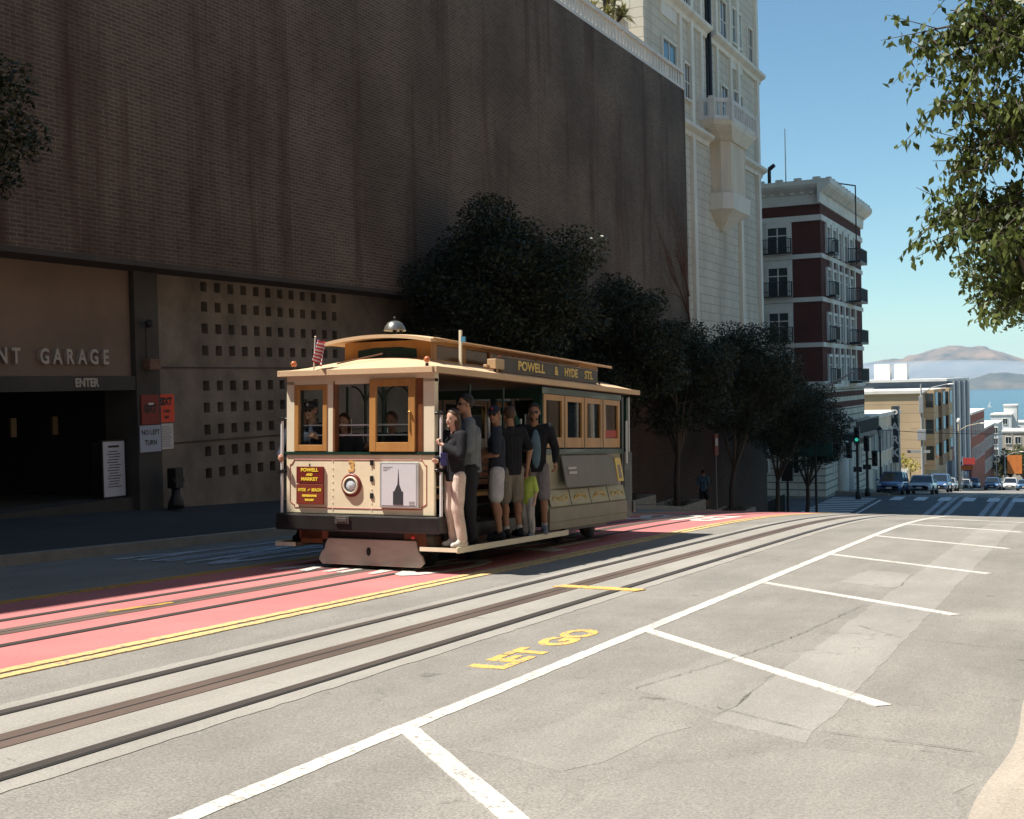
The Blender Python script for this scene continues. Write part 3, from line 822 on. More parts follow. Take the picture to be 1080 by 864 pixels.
def ledge(z, y0, y1, d=.42, nm='ledge'):
    mb = MB(); prof_ = [(0, -.35), (.10, -.35), (.16, -.16), (d - .08, -.06), (d, .0), (d, .16), (0, .24)]
    mb.prism([(TX + p[0], z + p[1]) for p in prof_], y0, y1, 'y'); tp(mb, nm, M_TRIM)
for z in (13.55, 18.9, 27, 36, 45, 54): ledge(z, TY0 - .2, 59.2); ledge(z, 59.9 if z > 14 else 64.6, TY1 + .42)
ledge(TZ - .5, TY0, TY1 + .5, .9, 'cornice')
for yy, zb in ((56.6, 1.2), (65.2, 1.2), (69.35, 1.2)):
    mb = MB(); mb.box(TX, TX + .17, yy - .22, yy + .22, zb, TZ - .9); tp(mb, 'pilaster', M_TRIM)
for yy in (54.9, 58.3, 61.1, 63.7):
    mb = MB(); mb.box(TX, TX + .14, yy - .16, yy + .16, 13.85, TZ - .9); tp(mb, 'pilaster', M_TRIM)
mb = MB(); mb.box(TX - .02, TX + .05, 59.35, 60.35, 13.9, TZ - 1); tp(mb, 'recess_shade_strip', M_DKMET)  # dark strip laid on the face, standing for a recess's shade
mb = MB(); mb.tube((TX + .15, 59.6, 13.9), (TX + .15, 59.6, TZ - 1), .09); tp(mb, 'downpipe', M_DKMET)
def window_t(y0, y1, z0, z1, m, fr=.10):
    q = MB()
    q.box(TX + .004, TX + .10, y0 - fr, y0, z0 - fr, z1 + fr); q.box(TX + .004, TX + .10, y1, y1 + fr, z0 - fr, z1 + fr)
    q.box(TX + .004, TX + .12, y0, y1, z1, z1 + fr); q.box(TX + .004, TX + .16, y0, y1, z0 - fr, z0)
    q.box(TX + .004, TX + .05, (y0 + y1) / 2 - .03, (y0 + y1) / 2 + .03, z0, z1)
    q.box(TX + .004, TX + .045, y0, y1, (z0 + z1) / 2 - .025, (z0 + z1) / 2 + .025)
    o = tp(q, 'window', M_TRIM)
    p = MB(); p.box(TX + .003, TX + .02, y0, y1, z0, z1); p.v = [(a[0] - TX, a[1] - 60, a[2]) for a in p.v]
    pn = p.build('pane', m, o)
for fl in range(0, 10):
    zb = 14.9 + fl * 4.4
    window_t(52.4, 54.3, zb, zb + 2.0, M_WINB if fl % 2 == 0 else M_WIN)
    window_t(55.5, 56.6, zb, zb + 1.6, M_WIN)
    window_t(61.9, 63.1, zb, zb + 1.9, M_WIN)
    window_t(64.3, 66.1, zb + .3, zb + 2.1, M_WINB)
    if fl: window_t(67.6, 68.6, zb, zb + 1.9, M_WIN)
    mb = MB(); mb.box(TX, TX + .07, 52.2, 54.5, zb - 1.35, zb - .2); tp(mb, 'spandrel_panel', M_TRIM)
    mb = MB(); mb.box(TX, TX + .07, 64.1, 66.3, zb - 1.1, zb + .05); tp(mb, 'spandrel_panel', M_TRIM)
# bay: corbel, shaft, balcony
def bay_ring(y0, y1, d, ch):
    return [(TX, y0), (TX + d - ch, y0), (TX + d, y0 + ch), (TX + d, y1 - ch), (TX + d - ch, y1), (TX, y1)]
def bay_loft(secs, name, m):
    mb = MB(); n = 6; vs = []
    for z, y0, y1, d, ch in secs: vs += [(p[0], p[1], z) for p in bay_ring(y0, y1, d, ch)]
    fs = [(j*n+i, j*n+(i+1) % n, (j+1)*n+(i+1) % n, (j+1)*n+i) for j in range(len(secs)-1) for i in range(n)]
    fs += [tuple(range(n))[::-1], tuple(range((len(secs)-1)*n, len(secs)*n))]
    mb.add(vs, fs); return tp(mb, name, m)
bay_loft([(9.3, 61.4, 61.9, .12, .05), (9.9, 60.2, 63.2, .7, .35), (10.2, 59.7, 63.8, 1.05, .45), (11.0, 59.7, 63.8, 1.1, .45), (11.02, 59.9, 63.6, .95, .4)], 'bay_corbel', M_TRIM)
bay_loft([(11.02, 59.95, 63.55, .90, .40), (13.6, 59.95, 63.55, .90, .40)], 'bay_shaft', mat('warm_cream_bay', (.68, .58, .44), .75, .12, 1.3, .1, 16, stretch=(1, 1, .3)))
bay_loft([(13.6, 59.9, 63.6, 1.0, .42), (14.1, 58.2, 64.2, 1.35, .7), (14.3, 58.0, 64.4, 1.42, .7)], 'balcony_slab', M_TRIM)
mb = MB()
ring = bay_ring(58.1, 64.3, 1.32, .7)
for i in range(5):
    a, b = Vector(ring[i]), Vector(ring[i+1]); d = b - a; k = max(2, int(d.length / .32)); dn = d.normalized(); nn = Vector((dn.y, -dn.x)) * .08
    for z0, z1 in ((14.3, 14.5), (15.15, 15.35)):
        mb.add([(*(a - nn), z0), (*(b - nn), z0), (*(b + nn), z0), (*(a + nn), z0), (*(a - nn), z1), (*(b - nn), z1), (*(b + nn), z1), (*(a + nn), z1)],
               [(0,3,2,1),(4,5,6,7),(0,1,5,4),(1,2,6,5),(2,3,7,6),(3,0,4,7)])
    for j in range(k):
        p = a + d * ((j + .5) / k); mb.box(p.x - .07, p.x + .07, p.y - .07, p.y + .07, 14.5, 15.15)
    for p in (a,): mb.box(p.x - .14, p.x + .14, p.y - .14, p.y + .14, 14.3, 15.42)
tp(mb, 'balcony_balustrade', M_WPLAST)
mb = MB(); mb.box(-21.0, -17.6, 49.4, 49.8, 14.5, 17.0); tag(mb.build('parapet_wall', M_WPLAST), 'pale low wall behind the spiky terrace palm', 'wall')

# ------------------------------------------------------------------ red brick hotel at the far corner
M_REDB = brick_mat('red_brick', (.11, .034, .027), (.09, .029, .024), (.10, .055, .045), .3, .12, .012, .1, (.10, .03, .025), .5, .006)
M_REDBX = brick_mat('red_brick_end', (.11, .034, .027), (.09, .029, .024), (.10, .055, .045), .3, .12, .012, .1, (.10, .03, .025), .5, .006, 'xz')
M_OFFW = mat('offwhite_stone', (.70, .67, .60), .7, .12, .8, .05, 10)
M_IRON = mat('balcony_iron', (.02, .028, .032), .5, .2, 5)
HX, HY0, HY1 = -17.0, 87.2, 104.
hotel = thing('red_brick_hotel', (HX, HY0, -6.7), 'red brick and white corner hotel with black iron balconies', 'hotel')
def hp(mb, name, m, par=None, **k):
    mb.v = [(p[0] - HX, p[1] - HY0, p[2] + 6.7) for p in mb.v]
    return mb.build(name, m, par or hotel, **k)
FL = [1.1, 4.1, 7.3, 10.35, 13.0]
mb = MB(); mb.box(-32, HX, HY0, HY1, 1.1, 15.1); mb.mi = [0, 0, 1, 0, 1, 0]; hp(mb, 'wall', [M_REDB, M_REDBX])
mb = MB(); mb.box(-32, HX + .05, HY0 - .05, HY1, -9.5, 1.1); hp(mb, 'base_wall', brick_mat('rusticated_stone', (.66, .60, .49), (.62, .57, .47), (.22, .20, .17), 1.5, .5, .05, .08, (.4, .35, .28), .4, .03))
mb = MB()
mb.box(-32, HX + .03, HY0 - .03, HY1, -1.4, -.9); mb.box(-32, HX + .06, HY0 - .06, HY1, -.55, -.1); mb.box(-32, HX + .06, HY0 - .06, HY1, .25, .65)
hp(mb, 'striped_band', M_REDB)
for z in FL[1:4]:
    mb = MB(); mb.box(-32, HX + .10, HY0 - .10, HY1 + .1, z - .22, z + .10); hp(mb, 'belt_course', M_OFFW)
mb = MB(); mb.box(-32, HX + .16, HY0 - .16, HY1 + .1, 1.0, 1.45); hp(mb, 'belt_course', M_OFFW)
mb = MB(); mb.box(-32, HX + .12, HY0 - .12, HY1 + .1, 12.75, 13.15); hp(mb, 'belt_course', M_OFFW)
mb = MB(); pr = [(0, 13.9), (.15, 13.9), (.2, 14.6), (.75, 15.0), (.9, 15.2), (.9, 15.5), (0, 15.55)]
mb.prism([(HX + p[0], p[1]) for p in pr], HY0 - .9, HY1 + .4, 'y')
mb.prism([(HY0 - p[0], p[1]) for p in pr], -32, HX, 'x')
for k in range(26): mb.box(HX + .2, HX + .42, HY0 + .2 + k * .64, HY0 + .45 + k * .64, 14.62, 14.92)
for k in range(20): mb.box(HX - .6 - k * .7, HX - .32 - k * .7, HY0 - .42, HY0 - .2, 14.62, 14.92)
for k in range(14): mb.box(HX + .5, HX + .85, HY0 - .3 + k * 1.25, HY0 + .25 + k * 1.25, 15.5, 15.68)
for k in range(11): mb.box(HX - .3 - k * 1.3, HX + .2 - k * 1.3, HY0 - .85, HY0 - .5, 15.5, 15.68)
hp(mb, 'cornice', M_OFFW)
def hwin(face, c, wd, z0, z1, arch=False, balc=False, bal_d=.55):
    """window with a white surround; face 's' looks up the street, 'e' onto it"""
    def P(u, d, z): return (HX - c_(u), HY0 - d, z) if face == 's' else (HX + d, HY0 + u, z)
    def c_(u): return u
    def B(mb, u0, u1, d0, d1, za, zb):
        if face == 's': mb.box(HX - u0, HX - u1, HY0 - .061 - d0, HY0 - .061 - d1, za, zb)
        else: mb.box(HX + d0, HX + d1, HY0 + u0, HY0 + u1, za, zb)
    q = MB(); f = .16
    B(q, c - wd/2 - f, c - wd/2, .004, .14, z0, z1); B(q, c + wd/2, c + wd/2 + f, .004, .14, z0, z1)
    B(q, c - wd/2 - f, c + wd/2 + f, .004, .16, z1, z1 + .2); B(q, c - .04, c + .04, .004, .08, z0, z1)
    B(q, c - wd/2, c + wd/2, .004, .07, z1 - .6, z1 - .53)
    if arch:
        for k in range(7):
            a0 = math.pi * k / 7; a1 = math.pi * (k + 1) / 7; am = (a0 + a1) / 2
            B(q, c - (wd/2 + f) * math.cos(a0), c - (wd/2 + f) * math.cos(a1), .004, .15, z1 + .2, z1 + .2 + .38 * math.sin(am))
    o = hp(q, 'window', M_OFFW)
    p = MB(); B(p, c - wd/2, c + wd/2, .003, .03, z0, z1); hp(p, 'pane', M_WIN, o)
    if balc:
        r = MB(); h = z0 + 1.0
        B(r, c - wd/2 - .35, c + wd/2 + .35, .17, bal_d, z0 - .08, z0)
        B(r, c - wd/2 - .35, c + wd/2 + .35, bal_d - .04, bal_d, h - .05, h)
        B(r, c - wd/2 - .35, c + wd/2 + .35, bal_d - .035, bal_d - .005, z0 + .3, z0 + .34)
        nb = int((wd + .7) / .14)
        for k in range(nb + 1):
            u = c - wd/2 - .35 + (wd + .7 - .03) * k / nb; B(r, u, u + .03, bal_d - .035, bal_d - .005, z0, h - .05)
        for u in (c - wd/2 - .35, c + wd/2 + .32):
            B(r, u, u + .03, .17, bal_d - .045, h - .05, h)
            for k in range(4): B(r, u, u + .03, .2 + k * .11, .22 + k * .11, z0, h - .05)
        hp(r, 'balcony', M_IRON)
for i, z in enumerate(FL[:4]):
    top = i == 3
    for c, wd in ((3.0, 1.35), (5.55, 1.1), (8.2, 1.3), (11, 1.3)):
        hwin('s', c, wd, z + .25, z + 2.05 + (0 if top else .2), top, True, .5)
    # pale field round the windows
    mb = MB(); mb.box(HX - 2.0, HX - 7.0, HY0 - .003, HY0 - .06, z + .12, FL[i+1] - .25); hp(mb, 'window_surround', M_OFFW)
    for c in (2.3, 4.6, 6.9, 9.2, 11.5):
        hwin('e', c, 1.05, z + .25, z + 2.1, top, False)
        mb = MB(); mb.box(HX + .004, HX + .22, HY0 + c + .85, HY0 + c + 1.25, z + .12, FL[i+1] - .24); hp(mb, 'pilaster', M_OFFW)
    for c, wd, dd in ((2.3, 1.5, .7), (11.0, 3.2, 1.15)):
        r = MB()
        for u in np.arange(c - wd/2, c + wd/2 + .01, .16): r.box(HX + dd - .03, HX + dd, HY0 + u, HY0 + u + .03, z + .3, z + 1.2)
        r.box(HX + .23, HX + dd, HY0 + c - wd/2, HY0 + c + wd/2 + .03, z + .15, z + .3)
        r.box(HX + dd - .04, HX + dd + .01, HY0 + c - wd/2, HY0 + c + wd/2 + .03, z + 1.2, z + 1.26)
        for u in (c - wd/2, c + wd/2):
            for d in np.arange(.25, dd - .05, .16): r.box(HX + d, HX + d + .03, HY0 + u, HY0 + u + .03, z + .3, z + 1.2)
            r.box(HX + .23, HX + dd - .05, HY0 + u, HY0 + u + .03, z + 1.2, z + 1.26)
        hp(r, 'balcony', M_IRON)
mb = MB(); mb.box(HX + .2, HX + 1.3, HY0 + 5.5, HY1 - .6, -2.9, -2.55)
for u in np.arange(HY0 + 5.5, HY1 - .6, .2): mb.box(HX + 1.24, HX + 1.28, u, u + .05, -2.55, -1.6)
mb.box(HX + 1.2, HX + 1.3, HY0 + 5.5, HY1 - .6, -1.6, -1.5)
mb.prism([(HX + .16, -3.6), (HX + .16, -2.9), (HX + 1.2, -2.9)], HY0 + 5.5, HY1 - .6, 'y'); hp(mb, 'long_balcony', M_IRON)
for c in (3.2, 9.2, 11.8, 14.2): hwin('e', c, .8, -5.4, -3.9)
for c in (2.2, 4.4, 7): hwin('s', c, .8, -5.0, -3.5)
mb = MB(); mb.tube((HX + .35, HY0 + 5.0, -9), (HX + .35, HY0 + 5.0, -3), .42, n=14); mb.tube((HX + .35, HY0 + 7.3, -9), (HX + .35, HY0 + 7.3, -3), .42, n=14); hp(mb, 'entrance_columns', M_OFFW)
mb = MB(); mb.tube((HX - 3, HY0 + 3, 15.5), (HX - 3, HY0 + 3, 20), .05, .03); hp(mb, 'flagpole', M_OFFW)
mb = MB(); mb.tube((HX - 3.6, HY0 + .4, 15.4), (HX - 3.6, HY0 + .4, 16.7), .13); mb.tube((HX - 3.6, HY0 + .4, 16.7), (HX - 3.2, HY0 + .3, 16.95), .16, .14); hp(mb, 'vent_pipe', M_DKMET)
mb = MB(); mb.path([(HX + .95, HY0 + 9, 10.3), (HX + .95, HY0 + 9, 16.3), (HX - .4, HY0 + 8, 16.5)], .05); hp(mb, 'ladder_rail', M_IRON)

# ------------------------------------------------------------------ buildings further down the hill
def simple_building(name, x0, x1, y0, y1, z0, z1, mw, label, wins=(), cat='building', roof=None, mtrim=None):
    t = thing(name, ((x0 + x1) / 2, y0, z0), label, cat); cx_, cy_ = (x0 + x1) / 2, y0
    def P(mb, nm, m, par=None):
        mb.v = [(p[0] - cx_, p[1] - cy_, p[2] - z0) for p in mb.v]; return mb.build(nm, m, par or t)
    mb = MB(); mb.box(x0, x1, y0, y1, z0 - 6, z1); P(mb, 'wall', mw)
    mt = mtrim or M_OFFW
    mb = MB(); mb.box(x0 - .2, x1 + .2, y0 - .2, y1 + .2, z1, z1 + .35); P(mb, 'roof', roof or mt)
    for face, c, wd, za, zb in wins:
        q = MB(); p = MB(); f = .12
        def B(b, u0, u1, d0, d1, a, e):
            if face == 's': b.box(x0 + u0, x0 + u1, y0 - d0, y0 - d1, a, e)
            else: b.box(x1 + d0, x1 + d1, y0 + u0, y0 + u1, a, e)
        B(q, c - wd/2 - f, c - wd/2, .004, .12, za, zb); B(q, c + wd/2, c + wd/2 + f, .004, .12, za, zb)
        B(q, c - wd/2 - f, c + wd/2 + f, .004, .14, zb, zb + f); B(q, c - wd/2 - f, c + wd/2 + f, .004, .18, za - f, za)
        B(q, c - .04, c + .04, .035, .08, za, zb)
        o = P(q, 'window', mt); B(p, c - wd/2, c + wd/2, .003, .03, za, zb); P(p, 'pane', M_WIN, o)
    return t, P
M_TANW = mat('pale_tan_wall', (.64, .55, .42), .8, .12, .6, .08, 12)
M_BEIG = brick_mat('beige_siding', (.50, .37, .23), (.48, .355, .22), (.34, .25, .16), 30, 1.0, .035, .06, (.40, .30, .19), .3, .01, 'xz')
M_GREYB = mat('blue_grey_wall', (.20, .22, .25), .8, .12, .6)
M_REDDISH = mat('terracotta_wall', (.34, .10, .06), .8, .15, .6)
M_WHITEB = mat('white_wall', (.68, .67, .64), .8, .08, .4)
M_BROWNW = mat('brown_bay', (.27, .18, .11), .8, .15, .6)
wins = [('e', 2.2 + 2.35 * k, 1.4, -4.9, -3.1) for k in range(7)] + [('e', 3.0 + 2.9 * k, 1.5, -8.6, -6.3) for k in range(6)]
t, P = simple_building('parking_building', -30, -17, 106, 124, -8.2, -1.9, M_TANW, 'low tan building with a dark vertical PARK sign on its street front', wins)
s = MB(); s.box(-17, -16.4, 119.3, 120.5, -6.4, -1.1); o = P(s, 'sign', mat('dark_sign_panel', (.03, .04, .045), .5))
for k, ch in enumerate('PARK'):
    tm = text_mesh(ch, 1.1, M_PAPER, 'letter', o, (0, 0, 0), (rad(90), 0, 0), .01, .02)
    tm.location = (-16.7 + 23.5, 119.28 - 106, -1.85 - k * 1.22 + 8.2)
    tm2 = text_mesh(ch, 1.1, M_PAPER, 'letter', o, (-16.38 + 23.5, 119.9 - 106, -1.85 - k * 1.22 + 8.2), RW, .01, .02)
s = MB(); s.box(-29, -20, 108, 118, -1.55, -.9); P(s, 'rooftop_unit', M_WHITEB)
wins = [('s', 2, 1.2, -3, -1), ]
t, P = simple_building('beige_building', -31, -17.2, 144, 168, -11.5, -.25, M_BEIG, 'tall blank-sided beige building with tan bays beyond the PARK building', [('e', 2.4, 1.2, -5 - 3.2 * k, -3.2 - 3.2 * k) for k in range(3)], mtrim=M_OFFW)
for a, b in ((146, 150), (154, 158), (162, 166)):
    s = MB(); s.box(-17.2, -16.1, a, b, -9, .1); o = P(s, 'bay', M_BEIG if a != 154 else M_BROWNW)
    for k in range(3):
        s = MB(); s.box(-16.1, -16.05, a + .8, b - .8, -1.7 - 3 * k, -.2 - 3 * k); s.box(-17, -16.2, a - .04, a, -1.9 - 3 * k, -.3 - 3 * k); P(s, 'pane', M_WIN, o)
wg = [('s', 24.2 - 3.1 * k, 1.2, zz, zz + 2.2) for k in range(2) for zz in (-2.6, -6.8, -11.0)] + [('s', 3.0 + 4 * k, 2.6, -1.6, .1) for k in range(4)]
t, P = simple_building('grey_building', -43, -17.4, 171, 203, -14.5, .95, M_GREYB, 'tall blue-grey building with a flat white overhanging roof', wg, roof=M_WHITEB)
for k in range(8):
    s = MB(); s.box(-17.4, -16.9, 172.5 + 3.8 * k, 174.3 + 3.8 * k, -13, .9); P(s, 'bay', M_WHITEB if k % 2 else M_GREYB)
s = MB(); s.box(-36.2, -32.2, 176, 180, 1.3, 6.0); P(s, 'lift_house', M_WHITEB)
s = MB(); s.box(-27.3, -25.2, 176, 178, 1.3, 3.5); s.box(-24.6, -22.9, 176, 178, 1.3, 3.5); P(s, 'rooftop_unit', M_WHITEB)
s = MB()
for k in range(7): s.tube((-42.0 + k * .75, 172, 1.3), (-42.0 + k * .75, 172, 2.2 + (k * 37 % 5) * .45), .12)
P(s, 'vents', M_WHITEB)
simple_building('terracotta_building', -30, -17.2, 205, 232, -17, -4.6, M_REDDISH, 'narrow terracotta-red row building below the grey building',
                [('e', 2.5 + 3.6 * k, 1.4, zz, zz + 2) for k in range(7) for zz in (-8, -12)])
simple_building('terracotta_building', -30, -17.6, 234, 262, -20, -8.2, mat('brown_red_wall', (.22, .09, .06), .8, .15, .6), 'dark brown-red row building nearest the far street trees',
                [('e', 2.5 + 3.6 * k, 1.4, zz, zz + 2) for k in range(7) for zz in (-12, -16)])
s = [('white_house', 1031, 1052, 447, 500, 395, 'low white house with dark windows at the foot of the hill'),
     ('white_house', 1044, 1066, 438, 500, 430, 'plain white block house standing highest beyond the street'),
     ('white_house', 1058, 1096, 446, 500, 470, 'wide white house at the right edge under the leaves'),
     ('tan_house', 1056, 1100, 456, 500, 340, 'tan-grey house with white bay just above the far trees')]
for nm, p0, p1, pt, pb, yy, lab in s:
    x0, x1 = SX(p0, yy), SX(p1, yy); z1 = SZ((p0 + p1) / 2, pt, yy); zg = g(yy)
    ws = [('s', (x1 - x0) * q, 1.3, z1 - 3.3 * r_ - 2.9, z1 - 3.3 * r_ - 1.2) for q in ((.15, .38, .62, .85) if 'plain' not in lab else (.7,)) for r_ in range(3)]
    simple_building(nm, x0, x1, yy, yy + 18, zg - 2, z1, M_WHITEB if nm[0] == 'w' else mat('tan_grey', (.40, .34, .27), .8), lab, ws, 'house')
simple_building('white_house', SX(1058, 434), SX(1072, 434), 434, 442, g(434), SZ(1065, 428, 434), M_WHITEB, 'white rooftop box standing above the plain white block house', [], 'house')
rnd = random.Random(8)
for k in range(9):
    yy = 520 + k * 38; px = rnd.uniform(1030, 1090); x0 = SX(px, yy); z1 = SZ(px, 449 + rnd.uniform(-5, 3), yy)
    simple_building('distant_house', x0 - 9, x0 + 9, yy, yy + 15, g(min(yy, 900)) - 4, z1, M_WHITEB if k % 3 else M_TANW, 'pale distant house among the roofs at the waterfront',
                    [('s', 3 + 4 * q, 1.6, z1 - 3, z1 - 1.2) for q in range(4)], 'house')
    COL.objects[-1]
for o in COL.objects:
    if o.name.startswith('distant_house'): o['group'] = 'distant houses at the waterfront'

# street front on the camera's own side: outside the frame, but it shades the street from half the sky and is mirrored in glass
M_OPP = mat('opposite_facade', (.17, .125, .09), .85, .25, .4, .1, 10)
M_OPP2 = mat('opposite_facade_pale', (.30, .26, .20), .85, .2, .4, .1, 10)
for k, (ya, yb, hh) in enumerate(((-34, -14, 17), (-14, 5, 21), (5, 26, 16), (26, 45, 22), (45, 63, 18))):
    zg = g(ya) - 1
    wn = [('w', 2.2 + 3.1 * i, 1.3, 2.0 + 3.3 * j, 4.0 + 3.3 * j) for i in range(int((yb - ya) / 3.1)) for j in range(int(hh / 3.3) - 1)]
    t = thing('apartment_house', (4.6, ya, g(yb) - .5), ['brown', 'pale stone', 'tall brown', 'pale', 'dark brown'][k] + ' apartment house on the near side of the street, outside the picture', 'building')
    mb = MB(); mb.box(0, 14, 0, yb - ya - .3, -1, hh + (g(ya) - g(yb))); mb.build('wall', M_OPP2 if k in (1, 3) else M_OPP, t)
    mb = MB(); mb.box(-.5, 14.2, -.05, yb - ya - .25, hh + (g(ya) - g(yb)), hh + .7 + (g(ya) - g(yb))); mb.build('cornice', M_OFFW, t)
    for _, c, wd, za, zb in wn:
        q = MB(); q.box(-.12, -.003, c - .78, c - .65, za, zb + .12); q.box(-.12, -.003, c + .65, c + .78, za, zb + .12); q.box(-.12, -.003, c - .65, c + .65, zb, zb + .12); q.box(-.18, -.003, c - .78, c + .78, za - .12, za)
        o = q.build('window', M_OFFW, t); q = MB(); q.box(-.04, -.002, c - .65, c + .65, za, zb); q.build('pane', M_WIN, o)

# ------------------------------------------------------------------ trees
M_BARK = mat('bark', (.07, .055, .045), .9, .3, 3, .5, 25, stretch=(1, 1, .3))
M_LEAFD = leaf_mat('dark_ficus_leaves', (.007, .012, .005), (.026, .038, .013), .1)
M_LEAFG = leaf_mat('olive_leaves', (.032, .056, .012), (.165, .20, .055), .46)
M_LEAFF = leaf_mat('street_leaves', (.04, .055, .015), (.16, .15, .05), .3)
def leaves(centres, per, size, seed, droop=0., flat=.0):
    """many small folded leaves round the clump centres [(x,y,z,r)] -> arrays"""
    r = np.random.default_rng(seed); V = []
    for (x, y, z, rr) in centres:
        n = int(per * (rr ** 2))
        d = r.normal(size=(n, 3)); d /= np.linalg.norm(d, axis=1)[:, None]
        rad_ = rr * (r.random(n) ** .45)[:, None]
        p = np.array([x, y, z]) + d * rad_ * np.array([1, 1, .8])
        ax = r.normal(size=(n, 3)) * np.array([1, 1, .7]) + np.array([0, 0, -droop]) + d * .5
        ax /= np.linalg.norm(ax, axis=1)[:, None]
        o = np.cross(ax, r.normal(size=(n, 3))); o /= np.linalg.norm(o, axis=1)[:, None]
        nn = np.cross(ax, o)
        s = size * (.6 + .8 * r.random(n))[:, None]
        V.append(np.stack([p - ax * s * .5, p + o * s * .24 + nn * s * .06, p + ax * s * .5, p - o * s * .24 + nn * s * .06], 1))
    V = np.concatenate(V).reshape(-1, 3)
    return V
def leaf_obj(name, V, m, parent):
    n = len(V) // 4
    me = bpy.data.meshes.new(name); me.vertices.add(len(V)); me.vertices.foreach_set('co', V.astype(np.float32).ravel())
    me.loops.add(n * 4); me.loops.foreach_set('vertex_index', np.arange(n * 4, dtype=np.int32))
    me.polygons.add(n); me.polygons.foreach_set('loop_start', np.arange(0, n * 4, 4, dtype=np.int32))
    me.polygons.foreach_set('loop_total', np.full(n, 4, dtype=np.int32))
    me.materials.append(m); me.update(calc_edges=True)
    o = bpy.data.objects.new(name, me); COL.objects.link(o); o.parent = parent; return o
def street_tree(x, y, hc, R, RZ, seed, label, m=None, nclump=46, per=900, leaf=.10, lean=(0, 0), fork=1.9, name='street_tree', dz=.2, group=None, dead=False, trunk_r=.11):
    t = thing(name, (x, y, g(y) + dz), label, 'tree', group)
    r = random.Random(seed); mb = MB(); lx, ly = lean
    kn = Vector((lx * .3 + r.uniform(-.1, .1), r.uniform(-.1, .1), fork * .55)); fk = Vector((lx * .5, ly * .5, fork))
    mb.path([(0, 0, -.3), tuple(kn), tuple(fk)], [trunk_r * 1.25, trunk_r, trunk_r * .9], 10)
    cs = []
    for i in range(6):
        a = i * 2.4 + r.uniform(-.3, .3); rr = R * r.uniform(.35, .6)
        e = Vector((lx + rr * math.cos(a), ly + rr * math.sin(a), hc + RZ * r.uniform(-.3, .5)))
        mid = fk.lerp(e, .5) + Vector((r.uniform(-.15, .15), r.uniform(-.15, .15), -.15))
        mb.path([tuple(fk), tuple(mid), tuple(e)], [trunk_r * .65, trunk_r * .4, trunk_r * .15], 7)
        for j in range(3):
            e2 = mid.lerp(e, .5) + Vector((r.uniform(-1, 1) * R * .5, r.uniform(-1, 1) * R * .5, r.uniform(-.1, .7) * RZ))
            mb.tube(tuple(mid.lerp(e, .3)), tuple(e2), trunk_r * .25, .012, 5)
    mb.build('trunk', M_BARK, t)
    for i in range(nclump):
        # golden-angle points through the volume, uneven radius
        f = (i + .5) / nclump; ph = i * 2.399963; cz = 1 - 2 * f; sr = math.sqrt(1 - cz * cz)
        k = .80 * (r.random() ** .30) if i % 4 else .45 * r.random()
        q = R * k * r.uniform(.85, 1.12)
        cs.append((lx + q * sr * math.cos(ph), ly + q * sr * math.sin(ph), hc + RZ * k * cz * r.uniform(.85, 1.1), R * r.uniform(.20, .34)))
    leaf_obj('crown', leaves(cs, per, leaf, seed), m or M_LEAFD, t)
    return t
GT = 'dark evergreen street trees along the garage wall'
street_tree(-14.3, 29.6, 5.55, 2.95, 2.6, 1, 'largest dark evergreen street tree, its round crown right behind the streetcar roof', nclump=95, per=1700, leaf=.10, group=GT)
street_tree(-14.3, 38.8, 5.2, 2.5, 2.9, 2, 'second dark street tree, tall crown half hidden behind the largest one', nclump=76, per=1700, leaf=.11, group=GT)
street_tree(-14.3, 44.8, 5.1, 2.5, 2.6, 3, 'dark street tree with a forked trunk just left of the walking pedestrian', nclump=62, per=1500, leaf=.11, group=GT, lean=(.1, 0))
street_tree(-14.2, 52.2, 5.9, 3.0, 3.0, 4, 'dark street tree standing in front of the cream tower, right of the pedestrian', nclump=80, per=1300, leaf=.12, group=GT, lean=(.2, .3))
street_tree(-14.2, 60.4, 5.3, 2.9, 2.7, 5, 'dark street tree in front of the red brick hotel corner, one before the last', nclump=72, per=1300, leaf=.12, group=GT, lean=(.2, 0))
street_tree(-14.2, 67.2, 4.9, 2.4, 2.5, 6, 'last and smallest dark street tree, next to the crosswalk', nclump=56, per=1400, leaf=.12, group=GT, lean=(.3, 0))
street_tree(-14.4, 11.5, 5.85, 1.85, 2.2, 7, 'dark tree cut off by the left edge, high in front of the brick wall', nclump=50, per=2600, leaf=.085, group=None)
M_POST = mat('stake_wood', (.06, .045, .035), .9)
# planting beds at the trunks
M_SOIL = mat('tree_bed_shrub', (.035, .04, .025), .95, .4, 4)
